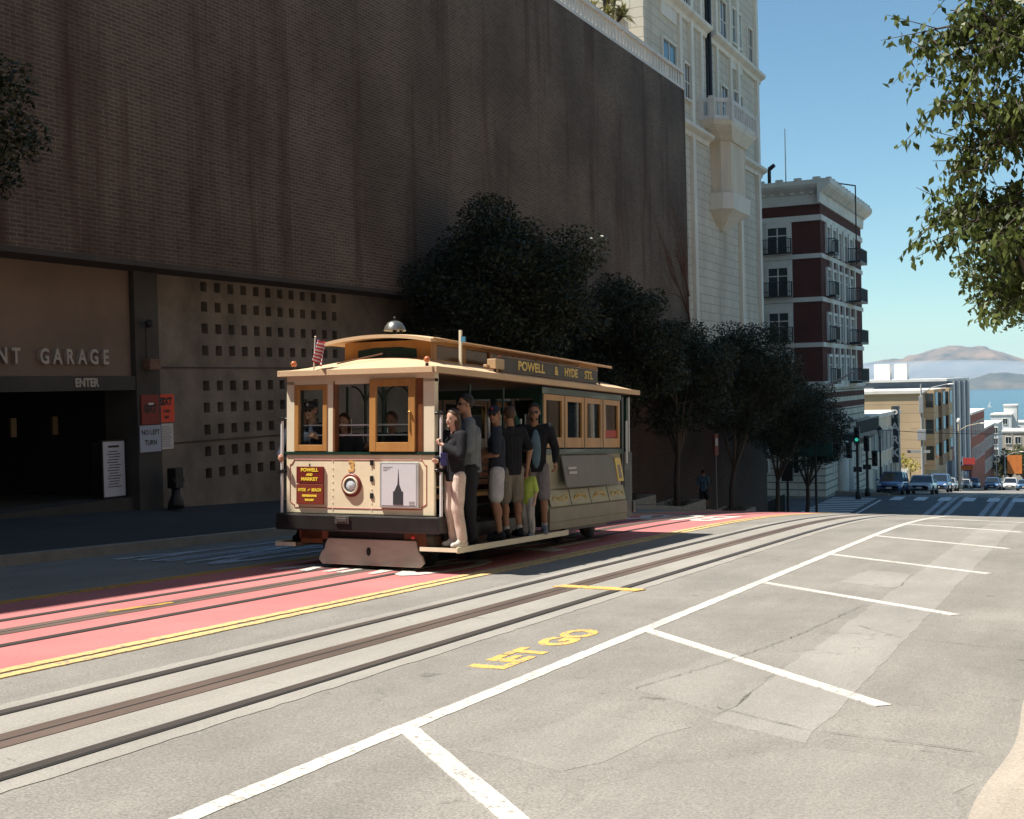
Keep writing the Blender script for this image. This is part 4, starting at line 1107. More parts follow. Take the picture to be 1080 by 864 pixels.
# spiky palm on the terrace
t = thing('spiky_palm', (-18.0, 48.2, 14.5), 'spiky green palm-like tree on the terrace above the brick wall', 'tree')
mb = MB(); mb.path([(0, 0, 0), (.05, .1, 1.0), (0, .1, 1.9)], [.18, .14, .12], 8)
heads = [(0, .1, 2.9, 1), (.5, .6, 2.5, .8), (-.45, -.6, 2.5, .8), (.1, -.5, 3.3, .8), (.1, .8, 3.3, .7), (.4, -.9, 2.2, .6), (.2, 1.1, 2.6, .6)]
for hx, hy, hz, hs in heads: mb.path([(0, .1, 1.8), (hx * .5, hy * .5, 2.1), (hx, hy, hz)], [.10, .08, .06], 6)
mb.build('trunk', M_BARK, t)
mb = MB(); r = random.Random(4)
for hx, hy, hz, hs in heads:
    for k in range(75):
        a = r.uniform(0, 6.28); e = r.uniform(-.5, 1.4); L_ = r.uniform(.6, .95) * hs
        d = Vector((math.cos(a) * math.cos(e), math.sin(a) * math.cos(e), math.sin(e))); s_ = d.cross(Vector((0, 0, 1))).normalized() * .03
        p0 = Vector((hx, hy, hz)); p1 = p0 + d * L_ * .6; p2 = p0 + d * L_ - Vector((0, 0, .18 * L_))
        mb.add([p0 - s_ * .6, p0 + s_ * .6, p1 + s_, p1 - s_, p2], [(0, 1, 2, 3), (3, 2, 4)])
mb.build('crown', leaf_mat('spiky_leaves', (.10, .11, .03), (.30, .27, .10), .25), t)
# tree overhanging from the right: trunk stands outside the frame, leaves reach in
def near_tree():
    t = thing('overhanging_tree', (1.15, 8.6, g(8.6) + .05), 'leafy tree reaching into the upper right corner with hanging green leaves', 'tree')
    base = Vector((1.15, 8.6, g(8.6) + .05)); r = random.Random(21); mb = MB()
    fk = Vector((0, 0, 2.3)); mb.path([(0, 0, -.2), (.05, .05, 1.2), tuple(fk)], [.16, .13, .12], 10)
    V = []
    rng_ = np.random.default_rng(5)
    def PT(px, py, y):   # place by where the branch is seen in the street, at distance y
        return Vector((SX(px, y, py), y, SZ(px, py, y))) - base
    tips = [(970, 28, 8.2), (985, 100, 8.0), (1000, 52, 8.4), (962, 45, 8.3), (1010, 85, 8.1), (1030, 105, 8.3), (1000, 5, 8.2), (1030, 20, 8.5), (1060, 60, 8.2),
            (1055, 120, 8.0), (1020, 150, 8.4), (1005, 185, 8.2), (1035, 175, 8.0), (975, 228, 8.3), (1000, 215, 8.1), (1020, 235, 8.4), (1045, 215, 8.0), (1000, 250, 8.2),
            (1050, 260, 8.3), (1062, 295, 8.1), (1040, 305, 8.4), (1070, 190, 8.2), (1085, 60, 8.4), (1090, 130, 8.1), (1100, 240, 8.3), (1085, 280, 8.2), (1072, 320, 8.2),
            (1075, 5, 8.3), (1115, 10, 8.0), (1130, 100, 8.2), (1140, 200, 8.4), (1165, 40, 8.3), (1180, 150, 8.0), (1190, 250, 8.2), (1130, 300, 8.3),
            (1050, -40, 8.1), (1110, -60, 8.3), (1010, -40, 8.5), (1180, -60, 8.2), (1230, 60, 8.4), (1250, 160, 8.2), (1035, 60, 7.8), (1068, 95, 7.8), (1060, 240, 7.8), (1080, 220, 7.9)]
    tips = [(a + 2, b + 6, c) for a, b, c in tips]
    for k in range(34): tips.append((r.uniform(1050, 1200), r.uniform(-40, 330), r.uniform(7.7, 8.8)))
    for i, (px, py, y) in enumerate(tips):
        e = PT(px, py, y)
        if i == 0:
            limb_pts = []
            for (lx_, ly_, yy_) in ((1075, 50, 8.3), (1068, 150, 8.1), (1072, 235, 8.3), (1085, 300, 8.1), (1150, -30, 8.3), (1160, 110, 8.5), (1175, 230, 8.0)):
                le = PT(lx_, ly_, yy_); kn = fk.lerp(le, .45) + Vector((.12, r.uniform(-.15, .15), .12))
                mb.path([tuple(fk), tuple(kn), tuple(le)], [.065, .04, .014], 7)
                for q_ in range(9): limb_pts.append(fk.lerp(kn, q_ / 8) if q_ < 4 else kn.lerp(le, (q_ - 3) / 5))
        st = min(limb_pts, key=lambda p_: (p_ - e).length + .15 * abs(p_.z - e.z))
        mid = st.lerp(e, .55) + Vector((0, 0, .10))
        mb.path([tuple(st), tuple(mid), tuple(e)], [.02, .011, .003], 6)
        # sprays: leaves strung on the outer part of each twig and on side twigs
        segs = [(st.lerp(mid, .55), mid), (mid, e)]
        for j in range(10):
            s0 = mid.lerp(e, r.uniform(-.25, .95)); s1 = s0 + Vector((r.uniform(-.30, .22), r.uniform(-.30, .30), r.uniform(-.30, .16)))
            mb.tube(tuple(s0), tuple(s1), .004, .0015, 4); segs.append((s0, s1))
        for a, b in segs:
            n = max(8, int((b - a).length / .019))
            tt = rng_.random(n)[:, None]
            p = np.array(a) * (1 - tt) + np.array(b) * tt + rng_.normal(size=(n, 3)) * .022
            ax = rng_.normal(size=(n, 3)) * .55 + np.array([0, 0, -1.0]); ax /= np.linalg.norm(ax, axis=1)[:, None]
            o = np.cross(ax, rng_.normal(size=(n, 3))); o /= np.linalg.norm(o, axis=1)[:, None]; nn = np.cross(ax, o)
            s = (.043 + .034 * rng_.random(n))[:, None]
            # 2 quads: a folded, pointed leaf
            q0 = p; q4 = p + ax * s; m0 = p + ax * s * .42
            l1 = m0 + o * s * .25 + nn * s * .10; r1 = m0 - o * s * .25 + nn * s * .10
            V.append(np.stack([q0, l1, q4, r1], 1))
    mb.build('trunk', M_BARK, t)
    leaf_obj('crown', np.concatenate(V).reshape(-1, 3), M_LEAFG, t)
near_tree()
street_tree(.6, 20, 4.35, 1.5, 1.55, 33, 'paler second tree at the right edge below the overhanging one', M_LEAFG, nclump=46, per=1700, leaf=.085, dz=.05, lean=(-.95, 0))
# tree crowns on the far pavement
for i, (px, pt, pb, yy) in enumerate([(1064, 470, 505, 255), (1078, 466, 505, 262), (1052, 482, 505, 300)]):
    z0 = g(yy); zt = SZ(px, pt, yy)
    street_tree(SX(px, yy), yy, (zt - z0) * .6, (zt - z0) * .45, (zt - z0) * .4, 50 + i, ['small round olive tree at the bottom of the street', 'taller olive tree at the bottom of the street by the right edge', 'thin olive tree farthest down the street'][i],
                M_LEAFF, nclump=26, per=90, leaf=.5, trunk_r=.25)
# yellow flowering hedge and white fence in the gap beyond the PARK building
t = thing('white_fence', (-17.6, 134, g(134)), 'white board fence in the gap before the beige building', 'fence')
mb = MB()
for k in range(36): mb.box(-9 + k * .25, -9 + k * .25 + .22, -.03, .03, 0, 2.3)
mb.build('boards', M_WHITEB, t); mb = MB()
for k in range(4): mb.box(-9 + k * 3, -8.88 + k * 3, .03, .15, -1, 2.4)
mb.build('posts', M_WHITEB, t)
t = thing('yellow_bush', (-21.5, 136, g(136)), 'yellow-green bush above the white board fence', 'bush')
leaf_obj('foliage', leaves([(-4 + k * .9, 0, 2.6 + (k % 3) * .3, 1.0) for k in range(10)], 160, .3, 9), leaf_mat('yellow_bush', (.30, .27, .04), (.50, .42, .10), .3), t)
mb = MB()
for k in range(5): mb.tube((-4 + k * 2, 0, -1), (-4 + k * 2, 0, 2.6), .08, .04)
mb.build('stems', M_BARK, t)

# ------------------------------------------------------------------ people
M_SKIN = mat('skin', (.42, .22, .145), .55, .08, 9)
M_SKINL = mat('fair_skin', (.55, .33, .24), .55, .08, 9)
M_SKINT = mat('tanned_skin', (.30, .145, .085), .55, .08, 9)
M_HAIRB = mat('dark_hair', (.018, .012, .009), .6, .3, 30)
M_HAIRBR = mat('brown_hair', (.07, .035, .018), .55, .3, 30)
M_LENS = mat('dark_lens', (.008, .008, .009), .12, 0, spec=.8)
def cloth(name, col, **k): return mat(name, col, .85, .16, 7, .25, 90, spec=.2, fine=.08, fscale=60, **k)
M_C = dict(black=cloth('black_cloth', (.014, .014, .017)), navy=cloth('navy_cloth', (.022, .026, .040)), grey=cloth('grey_fleece', (.155, .165, .175)),
           khaki=cloth('khaki_cloth', (.19, .165, .135)), pale=cloth('pale_shorts', (.42, .41, .42)), cream=cloth('cream_trousers', (.62, .50, .42)),
           mauve=cloth('mauve_grey_shorts', (.20, .175, .185)), blue=cloth('dull_blue_tshirt', (.10, .16, .20)), lime=cloth('lime_cloth', (.42, .52, .10)),
           char=cloth('charcoal_trousers', (.022, .023, .028)), white=cloth('white_trainer', (.55, .50, .44)), slate=cloth('slate_trainer', (.16, .19, .23)),
           dgrey=cloth('dark_grey_top', (.05, .055, .06)))
V3 = Vector
def person(loc, h, yaw, label, pose, wear, parent_group=None, skin=None, hair=None, hair_long=False, cap=None, glasses=False, build=1.0, seated=False):
    """one continuous body surface; clothes, hair and shoes are its children.
    local axes: +Y faces forward (the way the person looks), X to the right, origin at the feet"""
    skin = skin or M_SKIN; h = h * 1.075; build = build * .95
    t = thing('person', loc, label, 'person', parent_group, rz=yaw)
    J = dict(pel=(0, 0, .52), wai=(0, .0, .60), che=(0, .0, .72), nek=(0, -.005, .835), hed=(0, .012, .925),
             shR=(.108, 0, .805), shL=(-.108, 0, .805), elR=(.135, -.02, .635), elL=(-.135, -.02, .635), wrR=(.15, .04, .50), wrL=(-.15, .04, .50),
             hiR=(.052, 0, .505), hiL=(-.052, 0, .505), knR=(.058, .015, .28), knL=(-.058, .015, .28), anR=(.06, -.01, .045), anL=(-.06, -.01, .045))
    J.update(pose)
    J = {k: V3(v) * h for k, v in J.items()}
    hd = Euler((rad(pose_h.get('pitch', 0)), 0, rad(pose_h.get('turn', 0)))).to_matrix() if (pose_h := wear.get('head', {})) else Matrix.Identity(3)
    H = J['hed']; b = build
    mb = MB()
    # torso
    bt = b * .84
    mb.capsule(J['pel'] - V3((.022*h, 0, 0)), J['pel'] + V3((.022*h, 0, 0)), .056*h*bt, .056*h*bt)
    mb.capsule(J['pel'], J['wai'], .060*h*bt, .058*h*bt); mb.capsule(J['wai'], J['che'], .058*h*bt, .060*h*bt)
    for s in 'RL':
        sh = J['sh' + s]; mb.capsule(J['che'], sh * .75 + J['che'] * .25 - V3((0, 0, .02*h)), .052*h*bt, .036*h)
        mb.capsule(J['wai'] * .5 + J['che'] * .5, sh * .4 + J['che'] * .6, .046*h*bt, .050*h*bt)
        mb.capsule(J['nek'] - V3((0, 0, .02*h)), sh, .026*h, .028*h)
        mb.capsule(sh, J['el' + s], .029*h, .023*h); mb.capsule(J['el' + s], J['wr' + s], .0235*h, .0145*h)
        mb.capsule(J['hi' + s], J['kn' + s], .046*h*bt, .031*h); mb.capsule(J['kn' + s], J['an' + s], .032*h, .020*h)
        c = J['kn' + s].lerp(J['an' + s], .3); mb.ball(c - V3((0, .008*h, 0)), (.030*h, .032*h, .06*h))
        a = J['an' + s]; mb.capsule(a - V3((0, .012*h, .02*h)), a + V3((0, .075*h, -.027*h)), .021*h, .016*h)
    # neck, head
    mb.capsule(J['nek'] - V3((0, 0, .02*h)), H - V3((0, .008*h, .03*h)), .031*h, .029*h)
    def HP(x, y, z): return H + hd @ (V3((x, y, z)) * h)
    mb.ball(HP(0, -.008, .016), (.041*h, .050*h, .050*h), 20, 12, rot=hd)
    mb.ball(HP(0, .012, -.022), (.032*h, .034*h, .040*h), 16, 10, rot=hd)
    mb.capsule(HP(0, .040, .006), HP(0, .053, -.014), .0055*h, .0085*h, 8)     # nose
    mb.ball(HP(0, .036, -.052), (.013*h, .010*h, .010*h), 10, 6)                 # chin
    mb.capsule(HP(-.010, .040, -.031), HP(.010, .040, -.031), .005*h, .005*h, 8)
    for sx in (-1, 1): mb.ball(HP(.042 * sx, -.004, -.004), (.006*h, .012*h, .018*h), 8, 6, rot=hd)
    # hands: palm, four fingers with two bends, thumb from the side
    for s, sg in (('R', 1), ('L', -1)):
        w_ = J['wr' + s]; d = (w_ - J['el' + s]).normalized(); grip = wear.get('grip' + s, .5)
        ref = V3((0, 1, 0)) if abs(d.y) < .7 else V3((0, 0, 1))
        ac = V3(wear.get('palm' + s)) if wear.get('palm' + s) else (ref - d * ref.dot(d)).normalized()
        ac = (ac - d * ac.dot(d)).normalized(); nrm = d.cross(ac) * (1 if wear.get('flip' + s) else -1) * sg
        L_ = .045 * h; pal = w_ + d * L_
        mb.capsule(w_, pal, .013*h, .013*h)
        for k in range(-1, 2): mb.capsule(w_ + d * .008*h + ac * (.007*h*k), pal + ac * (.0115*h*k), .010*h, .0098*h, 8)
        for k, fl in enumerate((.85, 1.0, .95, .75)):
            r0 = pal + ac * ((k - 1.5) * .0115*h*-1) ; q = d.copy()
            for seg, ln in enumerate((.022, .015, .011)):
                ang = rad((15, 42, 36)[seg] * 2 * grip); q = (q * math.cos(ang) + nrm * math.sin(ang)).normalized()
                r1 = r0 + q * ln * h * fl; mb.capsule(r0, r1, .0062*h, .0056*h, 8)
                perp = nrm; nrm2 = (nrm - q * nrm.dot(q)); nrm = nrm2.normalized() if nrm2.length > .1 else nrm; r0 = r1
            nrm = d.cross(ac) * (1 if wear.get('flip' + s) else -1) * sg
        tb = w_ + d * .014*h + ac * .012*h
        t1 = tb + (ac * .75 + d * .6 + nrm * .45).normalized() * .020*h; t2 = t1 + (d * .9 + nrm * .6).normalized() * .017*h
        mb.capsule(tb, t1, .0085*h, .007*h, 8); mb.capsule(t1, t2, .007*h, .006*h, 8)
    remeshed(mb, 'body', skin, t, .0085, 2)
    # clothes
    hemz = J['pel'].z - .045*h
    def arms(mb, ln, pad, lo=1.0):
        for s in 'RL':
            sh, e, w_ = J['sh'+s], J['el'+s], J['wr'+s]
            mb.capsule(J['nek'] - V3((0, 0, .035*h)), sh, .030*h + pad, .033*h + pad)
            if ln <= 1: mb.capsule(sh, sh.lerp(e, ln), .033*h + pad, .031*h + pad * 1.3)
            else: mb.capsule(sh, e, .034*h + pad, .028*h + pad); mb.capsule(e, e.lerp(w_, ln - 1), .028*h + pad, .019*h + pad)
    def top(name, m, ln, pad=.010, hem=0., noise=.006, opn=False):
        mb = MB()
        a = J['pel'] + V3((0, 0, hem*h))
        for dx in (-.026, 0, .026):
            mb.capsule(a + V3((dx*h*b, 0, 0)), J['wai'] + V3((dx*h*b, 0, 0)), .062*h*b + pad, .060*h*b + pad)
            mb.capsule(J['wai'] + V3((dx*h*b, 0, 0)), J['che'] + V3((dx*h*1.3, 0, 0)), .060*h*b + pad, .064*h*b + pad)
        for s in 'RL':
            mb.capsule(J['wai'] * .5 + J['che'] * .5, J['sh'+s] * .72 + J['che'] * .28 - V3((0, 0, .012*h)), .054*h*b + pad, .042*h + pad)
            mb.capsule(J['che'], J['sh'+s] * .75 + J['che'] * .25 - V3((0, 0, .02*h)), .058*h*b + pad, .042*h + pad)
        arms(mb, ln, pad)
        mb.capsule(J['nek'] - V3((0, 0, .03*h)), J['nek'] - V3((0, 0, .008*h)), .034*h + pad * .5, .033*h)
        return remeshed(mb, name, m, t, .011, 2, noise * 1.5, 9, clampz=hemz if min(J['wrR'].z, J['wrL'].z, J['elR'].z) > hemz + .03 else None)
    def bottom(name, m, to, pad=.012, noise=.005, flare=0.):
        mb = MB(); mb.capsule(J['pel'] - V3((.026*h, 0, 0)), J['pel'] + V3((.026*h, 0, 0)), .060*h*b + pad * .6, .060*h*b + pad * .6)
        mb.capsule(J['pel'] - V3((0, 0, .05*h)), J['pel'], .045*h*b, .055*h*b)
        mb.capsule(J['pel'], J['wai'] - V3((0, 0, .02*h)), .062*h*b, .050*h*b)
        for s in 'RL':
            hi, k, a = J['hi'+s], J['kn'+s], J['an'+s]
            if to <= 1: mb.capsule(hi, hi.lerp(k, to), .053*h*b + pad, .044*h + pad + flare)
            else: mb.capsule(hi, k, .053*h*b + pad, .036*h + pad + flare); mb.capsule(k, k.lerp(a, to - 1), .036*h + pad + flare, .027*h + pad + flare)
        return remeshed(mb, name, m, t, .011, 2, noise * 1.5, 9)
    for kind, nm, m, ln in wear['clothes']:
        if kind == 'top': top(nm, m, ln, .012 if nm in ('jacket', 'fleece') else .008, hem=-.035)
        if kind == 'bottom': bottom(nm, m, ln, flare=.008 if ln < 1 else .004)
        if kind == 'shirt_front':
            mb = MB(); c = J['che'].lerp(J['wai'], .45)
            mb.ball(c + V3((0, (.060*b + .012)*h, -.015*h)), (.040*h, .022*h, .150*h), 14, 12); remeshed(mb, nm, m, t, .008, 1)
    if wear.get('shoes'):
        for s in 'RL':
            a = J['an'+s]; mb = MB()
            mb.capsule(a + V3((0, -.018*h, -.022*h)), a + V3((0, .078*h, -.028*h)), .027*h, .022*h, 12); mb.capsule(a + V3((0, -.006*h, .008*h)), a + V3((0, .03*h, -.012*h)), .024*h, .024*h)
            o = remeshed(mb, 'shoe', wear['shoes'], t, .009, 2)
            for v in o.data.vertices: v.co.z = max(v.co.z, a.z - .045*h + .0)
            if wear.get('socks'):
                mb = MB(); mb.tube(a + V3((0, -.002*h, .01*h)), a.lerp(J['kn'+s], .16), .0235*h, .025*h, 12); mb.build('sock', M_C['pale'], t)
    # hair, cap, glasses, eyes, mouth
    hm = hair or M_HAIRB
    if not cap or hair_long:
        mb = MB(); n = 22
        for j in range(9):
            for i in range(n):
                pass
        vs, fs = [], []
        for j in range(10):
            th = j / 9 * rad(128)
            for i in range(n):
                a = 2 * math.pi * i / n; fr = max(0, math.sin(a))     # front of the head
                thj = th * (1 - .60 * fr ** .6)
                rr = 1.0 + .05 * math.sin(5 * a + j * 1.7) + .03 * math.sin(11 * a + j)
                vs.append(HP(.0445 * rr * math.sin(thj) * math.cos(a), -.010 + .0545 * rr * math.sin(thj) * math.sin(a), .018 + .0555 * math.cos(thj) * rr))
        fs = [(j*n+i, (j+1)*n+i, (j+1)*n+(i+1) % n, j*n+(i+1) % n) for j in range(9) for i in range(n)]
        mb.add(vs, fs, True)
        if hair_long:
            mb.ball(HP(0, -.045, -.03), (.040*h, .022*h, .075*h), 14, 8)
            for sx in (-1, 1): mb.ball(HP(.040 * sx, -.014, -.03), (.011*h, .022*h, .055*h), 10, 8)
        o = mb.build('hair', hm, t); sm = o.modifiers.new('s', 'SOLIDIFY'); sm.thickness = .006; sm.offset = 0
    if cap:
        mb = MB(); n = 20; vs = []
        for j in range(7):
            th = j / 6 * rad(84)
            for i in range(n):
                a = 2 * math.pi * i / n; vs.append(HP(.0465 * math.sin(th) * math.cos(a), -.008 + .056 * math.sin(th) * math.sin(a), .022 + .052 * math.cos(th)))
        mb.add(vs, [(j*n+i, (j+1)*n+i, (j+1)*n+(i+1) % n, j*n+(i+1) % n) for j in range(6) for i in range(n)], True)
        o = mb.build('cap', cap, t); sm = o.modifiers.new('s', 'SOLIDIFY'); sm.thickness = .006
        br = MB(); vs = []
        for j in range(5):
            for i in range(9):
                a = rad(25 + 130 * i / 8); q = .052 + .030 * j / 4
                vs.append(HP(.046 * math.cos(a), -.006 + q * math.sin(a), .030 - .010 * j / 4 - .006 * abs(math.cos(a))))
        br.add(vs, [(j*9+i, j*9+i+1, (j+1)*9+i+1, (j+1)*9+i) for j in range(4) for i in range(8)], True)
        o2 = br.build('brim', cap, o); sm = o2.modifiers.new('s', 'SOLIDIFY'); sm.thickness = .006
        mb = MB(); mb.ball(HP(.0, .046, .047), (.013*h, .006*h, .012*h), 10, 6); mb.build('badge', wear.get('badge', M_PAPER), o)
        if not hair_long:
            mb = MB(); mb.ball(HP(0, -.022, -.006), (.041*h, .038*h, .034*h), 14, 8); mb.build('hair', hm, t)
    if glasses:
        mb = MB()
        for sx in (-1, 1):
            mb.ball(HP(.017 * sx, .042, .004), (.0145*h, .006*h, .0105*h), 12, 8, rot=hd)
            mb.tube(HP(.031 * sx, .038, .007), HP(.043 * sx, -.004, .007), .0022*h, n=6)
        mb.tube(HP(-.006, .046, .007), HP(.006, .046, .007), .0022*h, n=6); mb.build('sunglasses', M_LENS, t)
    else:
        for sx in (-1, 1):
            mb = MB(); mb.ball(HP(.0165 * sx, .0385, .003), (.0065*h, .0045*h, .0042*h), 10, 6, rot=hd); mb.build('eye', M_LENS, t)
    mb = MB(); mb.capsule(HP(-.010, .044, -.030), HP(.010, .044, -.030), .0028*h, .0028*h, 8); mb.build('lips', mat('lips', (.33, .10, .08), .5), t)
    if wear.get('beard'):
        mb = MB(); mb.ball(HP(0, .016, -.046), (.031*h, .027*h, .018*h), 14, 8, rot=hd); mb.build('beard', mat('beard_hair', (.06, .035, .022), .7, .3, 30), t)
    return t, J

# ------------------------------------------------------------------ the streetcar
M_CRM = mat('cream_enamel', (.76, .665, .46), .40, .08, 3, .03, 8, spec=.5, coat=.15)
M_CRMD = mat('cream_post_enamel', (.70, .62, .46), .45, .06, 3, coat=.1)
M_TAN = mat('tan_roof_canvas', (.56, .39, .235), .75, .08, 1.8, .1, 30, fine=.05)
M_WOOD = mat('varnished_oak', (.41, .205, .065), .35, .22, 2.5, .05, 20, coat=.12, stretch=(1, 1, .25))
M_WOODD = mat('dark_mahogany', (.15, .055, .02), .35, .25, 3, coat=.3)
M_MAROON = mat('maroon_enamel', (.16, .02, .015), .4, .12, 3, coat=.2)
M_GREEN = mat('dark_green_enamel', (.012, .040, .028), .35, .15, 3, coat=.3)
M_BLK = mat('black_paint', (.018, .016, .015), .4, .3, 4, .15, 25, coat=.1)
M_SILV = mat('silver_pole', (.70, .70, .70), .35, .05, 5, metal=.15)
M_GOLD = mat('gold_leaf_paint', (.70, .48, .12), .45, .1, 8)
M_YELP = mat('sign_yellow', (.85, .62, .06), .5, .05, 8)
M_GREYP = mat('grey_panel_paint', (.18, .165, .145), .6, .1, 2)
M_PINSTR = mat('red_pinstripe', (.30, .05, .03), .5)
M_GLASS = glass_mat('clear_glass')
M_TOUR = mat('shaded_side_cream', (.32, .29, .20), .5, .15, 3, coat=.1)  # cream darkened to imitate shade on the car's sides
XC, Y0C = -8.62, 13.45
car = thing('cable_car', (XC, Y0C, g(Y0C)), 'old cream, green and varnished-wood cable car number 3 with riders on its running board', 'cable car')
SL = math.atan(.054)
car.rotation_euler = (-SL, 0, 0)
def K(mb, name, m, par=None, **k): return mb.build(name, m, par or car, **k)
def FX(X): return (290 + X / 3.928 - 301) * .01449 - 1.13
def FZ(Y, X=600): return 1.50 + (480 - (380 + Y / 3.928)) * .01215 - (600 - X) * 0.00008
HW = 1.13; LEN = 7.35
EAVE = 2.56
# --- front dash and posts
def dash(yf, sgn, front=True):
    """curved-corner end panel; sgn +1 = depth runs to +y"""
    mb = MB()
    mb.box(-HW, HW, yf, yf + .05 * sgn, .72, 1.50); return mb
o = K(dash(0, 1), 'front_panel', M_CRM, bevel=.012)
front = o
mb = MB(); mb.box(-HW - .01, HW + .01, -.02, .07, 1.50, 1.53); K(mb, 'belt_rail', M_GREEN, front)
# pinstripe with notched corners
mb = MB(); a0, a1, b0, b1, nn_ = FX(60), FX(625), .80, FZ(415), .07
pts = [(a0 + nn_, b0), (a1 - nn_, b0), (a1 - nn_, b0 + .03), (a1, b0 + nn_), (a1, b1 - nn_), (a1 - .03, b1 - nn_ + .01), (a1 - nn_, b1), (a0 + nn_, b1), (a0 + .03, b1 - nn_ + .01), (a0, b1 - nn_), (a0, b0 + nn_), (a0 + nn_, b0 + .03)]
for i in range(len(pts)):
    p, q = pts[i], pts[(i + 1) % len(pts)]; mb.tube((p[0], -.001, p[1]), (q[0], -.001, q[1]), .0065, n=4, smooth=False)
K(mb, 'pinstripe', M_PINSTR, front)
mb = MB()
for xx in (FX(243), FX(405)):
    for k in range(8): mb.ball((xx, -.003, .78 + k * .09), .008, 8, 5)
K(mb, 'rivets', M_CRMD, front)
mb = MB()
for zz in (.93, 1.15, 1.36): mb.box(FX(400), FX(412), -.015, 0, zz, zz + .07)
K(mb, 'hinges', M_DKMET, front)
# route board
for nm, ya, yb, m, lines in (('destination_board', 445, 517, M_MAROON, [('POWELL', .062, 460), ('AND', .045, 480), ('MARKET', .060, 499)]),
                              ('route_board', 520, 606, mat('brown_red_board', (.20, .035, .02), .45, .1, 4), [('HYDE', .060, 545), ('FISHERMANS', .040, 570), ('WHARF', .040, 588)])):
    mb = MB(); mb.box(FX(93), FX(208), -.035, -.004, FZ(yb), FZ(ya)); o = K(mb, nm, m, front, bevel=.004)
    for tx, sz, yy in lines:
        if tx == 'HYDE':
            text_mesh('HYDE', .056, M_YELP, 'lettering', o, (FX(118), -.038, FZ(yy)), (rad(90), 0, 0), .001, .0025, sx=.85)
            text_mesh('AND', .024, M_YELP, 'lettering', o, (FX(148), -.038, FZ(yy)), (rad(90), rad(-35), 0), .001, .001, sx=.85)
            text_mesh('BEACH', .056, M_YELP, 'lettering', o, (FX(180), -.038, FZ(yy)), (rad(90), 0, 0), .001, .0025, sx=.85)
        else: text_mesh(tx, sz, M_YELP, 'lettering', o, (FX(150), -.038, FZ(yy)), (rad(90), 0, 0), .001, .0028, sx=1.15 if sz > .05 else 1.0)
mb = MB(); mb.tube((FX(150), -.03, FZ(444)), (FX(150), -.03, FZ(433)), .01); K(mb, 'board_hook', M_DKMET, front)
text_mesh('3', .20, mat('tan_gold', (.62, .36, .12), .5), 'car_number', front, (FX(322), -.004, FZ(445)), (rad(90), 0, 0), .003, .006, sx=1.15)
# head lamp
mb = MB(); c = (FX(323), 0, FZ(523))
mb.lathe([(0, -.01), (.152, -.01), (.152, .018), (.135, .03), (.12, .03), (.11, .02), (.11, -.005)], c, 'y', 32); hl = K(mb, 'headlight', M_MAROON, front)
mb = MB(); mb.lathe([(.115, .0), (.115, .045), (.095, .05), (.085, .03)], c, 'y', 32); K(mb, 'rim', M_CRMD, hl)
mb = MB(); mb.lathe([(.090, .02), (.090, .038), (.083, .042), (.080, .02)], c, 'y', 32); K(mb, 'ring', M_GREEN, hl)
mb = MB(); mb.lathe([(.082, .022), (.07, .034), (.04, .044), (.0001, .048)], c, 'y', 32); K(mb, 'lens', mat('lamp_lens', (.55, .60, .62), .12, .3, 30, spec=.8, coat=.5), hl)
# poster
mb = MB(); mb.box(FX(443), FX(598), -.035, -.003, FZ(612), FZ(425)); po = K(mb, 'poster_frame', mat('silver_frame', (.60, .60, .60), .35, .05, metal=.5), front, bevel=.004)
mb = MB(); mb.box(FX(452), FX(589), -.0385, -.034, FZ(603), FZ(434)); K(mb, 'poster', mat('pale_poster', (.58, .58, .60), .35, .03), po)
mb = MB(); X_ = FX(519)
mb.prism([(FX(498), FZ(600)), (FX(538), FZ(600)), (FX(538), FZ(545)), (FX(533), FZ(545)), (X_ + .012, FZ(515)), (X_, FZ(452)), (X_ - .012, FZ(515)), (FX(503), FZ(545)), (FX(498), FZ(545))], -.0415, -.0386, 'y')
K(mb, 'printed_spire', mat('poster_ink', (.04, .04, .045), .5), po)
mb = MB()
for k in range(3): mb.box(FX(458), FX(458) + .14 - .04 * k, -.0405, -.0386, FZ(446 + 7 * k), FZ(444 + 7 * k))
for k in range(3): mb.box(FX(562), FX(562) + .08, -.0405, -.0386, FZ(588 + 6 * k), FZ(586 + 6 * k))
K(mb, 'small_print', M_GREYP, po)
# bumper, plough, step
mb = MB(); mb.prism([(-1.24, -.09), (1.24, -.09), (1.24, .12), (1.16, .22), (-1.16, .22), (-1.24, .12)], .50, .715, 'z'); bu = K(mb, 'bumper', M_BLK, bevel=.02)
mb = MB(); mb.box(FX(272), FX(330), -.115, -.088, .60, .70); mb.box(FX(280), FX(322), -.125, -.11, .625, .675); K(mb, 'coupler_plate', mat('worn_plate', (.09, .08, .075), .5, .3, 20, metal=.4), bu, bevel=.005)
mb = MB(); pz0, pz1 = .06, .40
out = [(FX(175) + .0, pz0 + .06), (FX(190), pz0), (FX(592), pz0), (FX(607), pz0 + .06), (FX(600), pz0 + .14), (FX(585), pz0 + .20), (FX(578), pz0 + .28), (FX(575), pz1), (FX(215), pz1), (FX(205), pz0 + .28), (FX(198), pz0 + .20), (FX(183), pz0 + .14)]
mb.prism(out, .05, .09, 'y'); pl = K(mb, 'plough_board', mat('plough_wood', (.38, .32, .27), .75, .25, 3, .15, 25, stretch=(.3, 1, 1)), bevel=.008)
mb = MB(); mb.ball((FX(385), .045, .24), (.034, .012, .055), 14, 8); K(mb, 'hole', M_BLACK, pl)
mb = MB(); mb.box(-.85, .95, .12, .5, .30, .50); mb.box(-1.0, 1.0, .5, 6.8, .38, .56); K(mb, 'underframe', M_BLK)
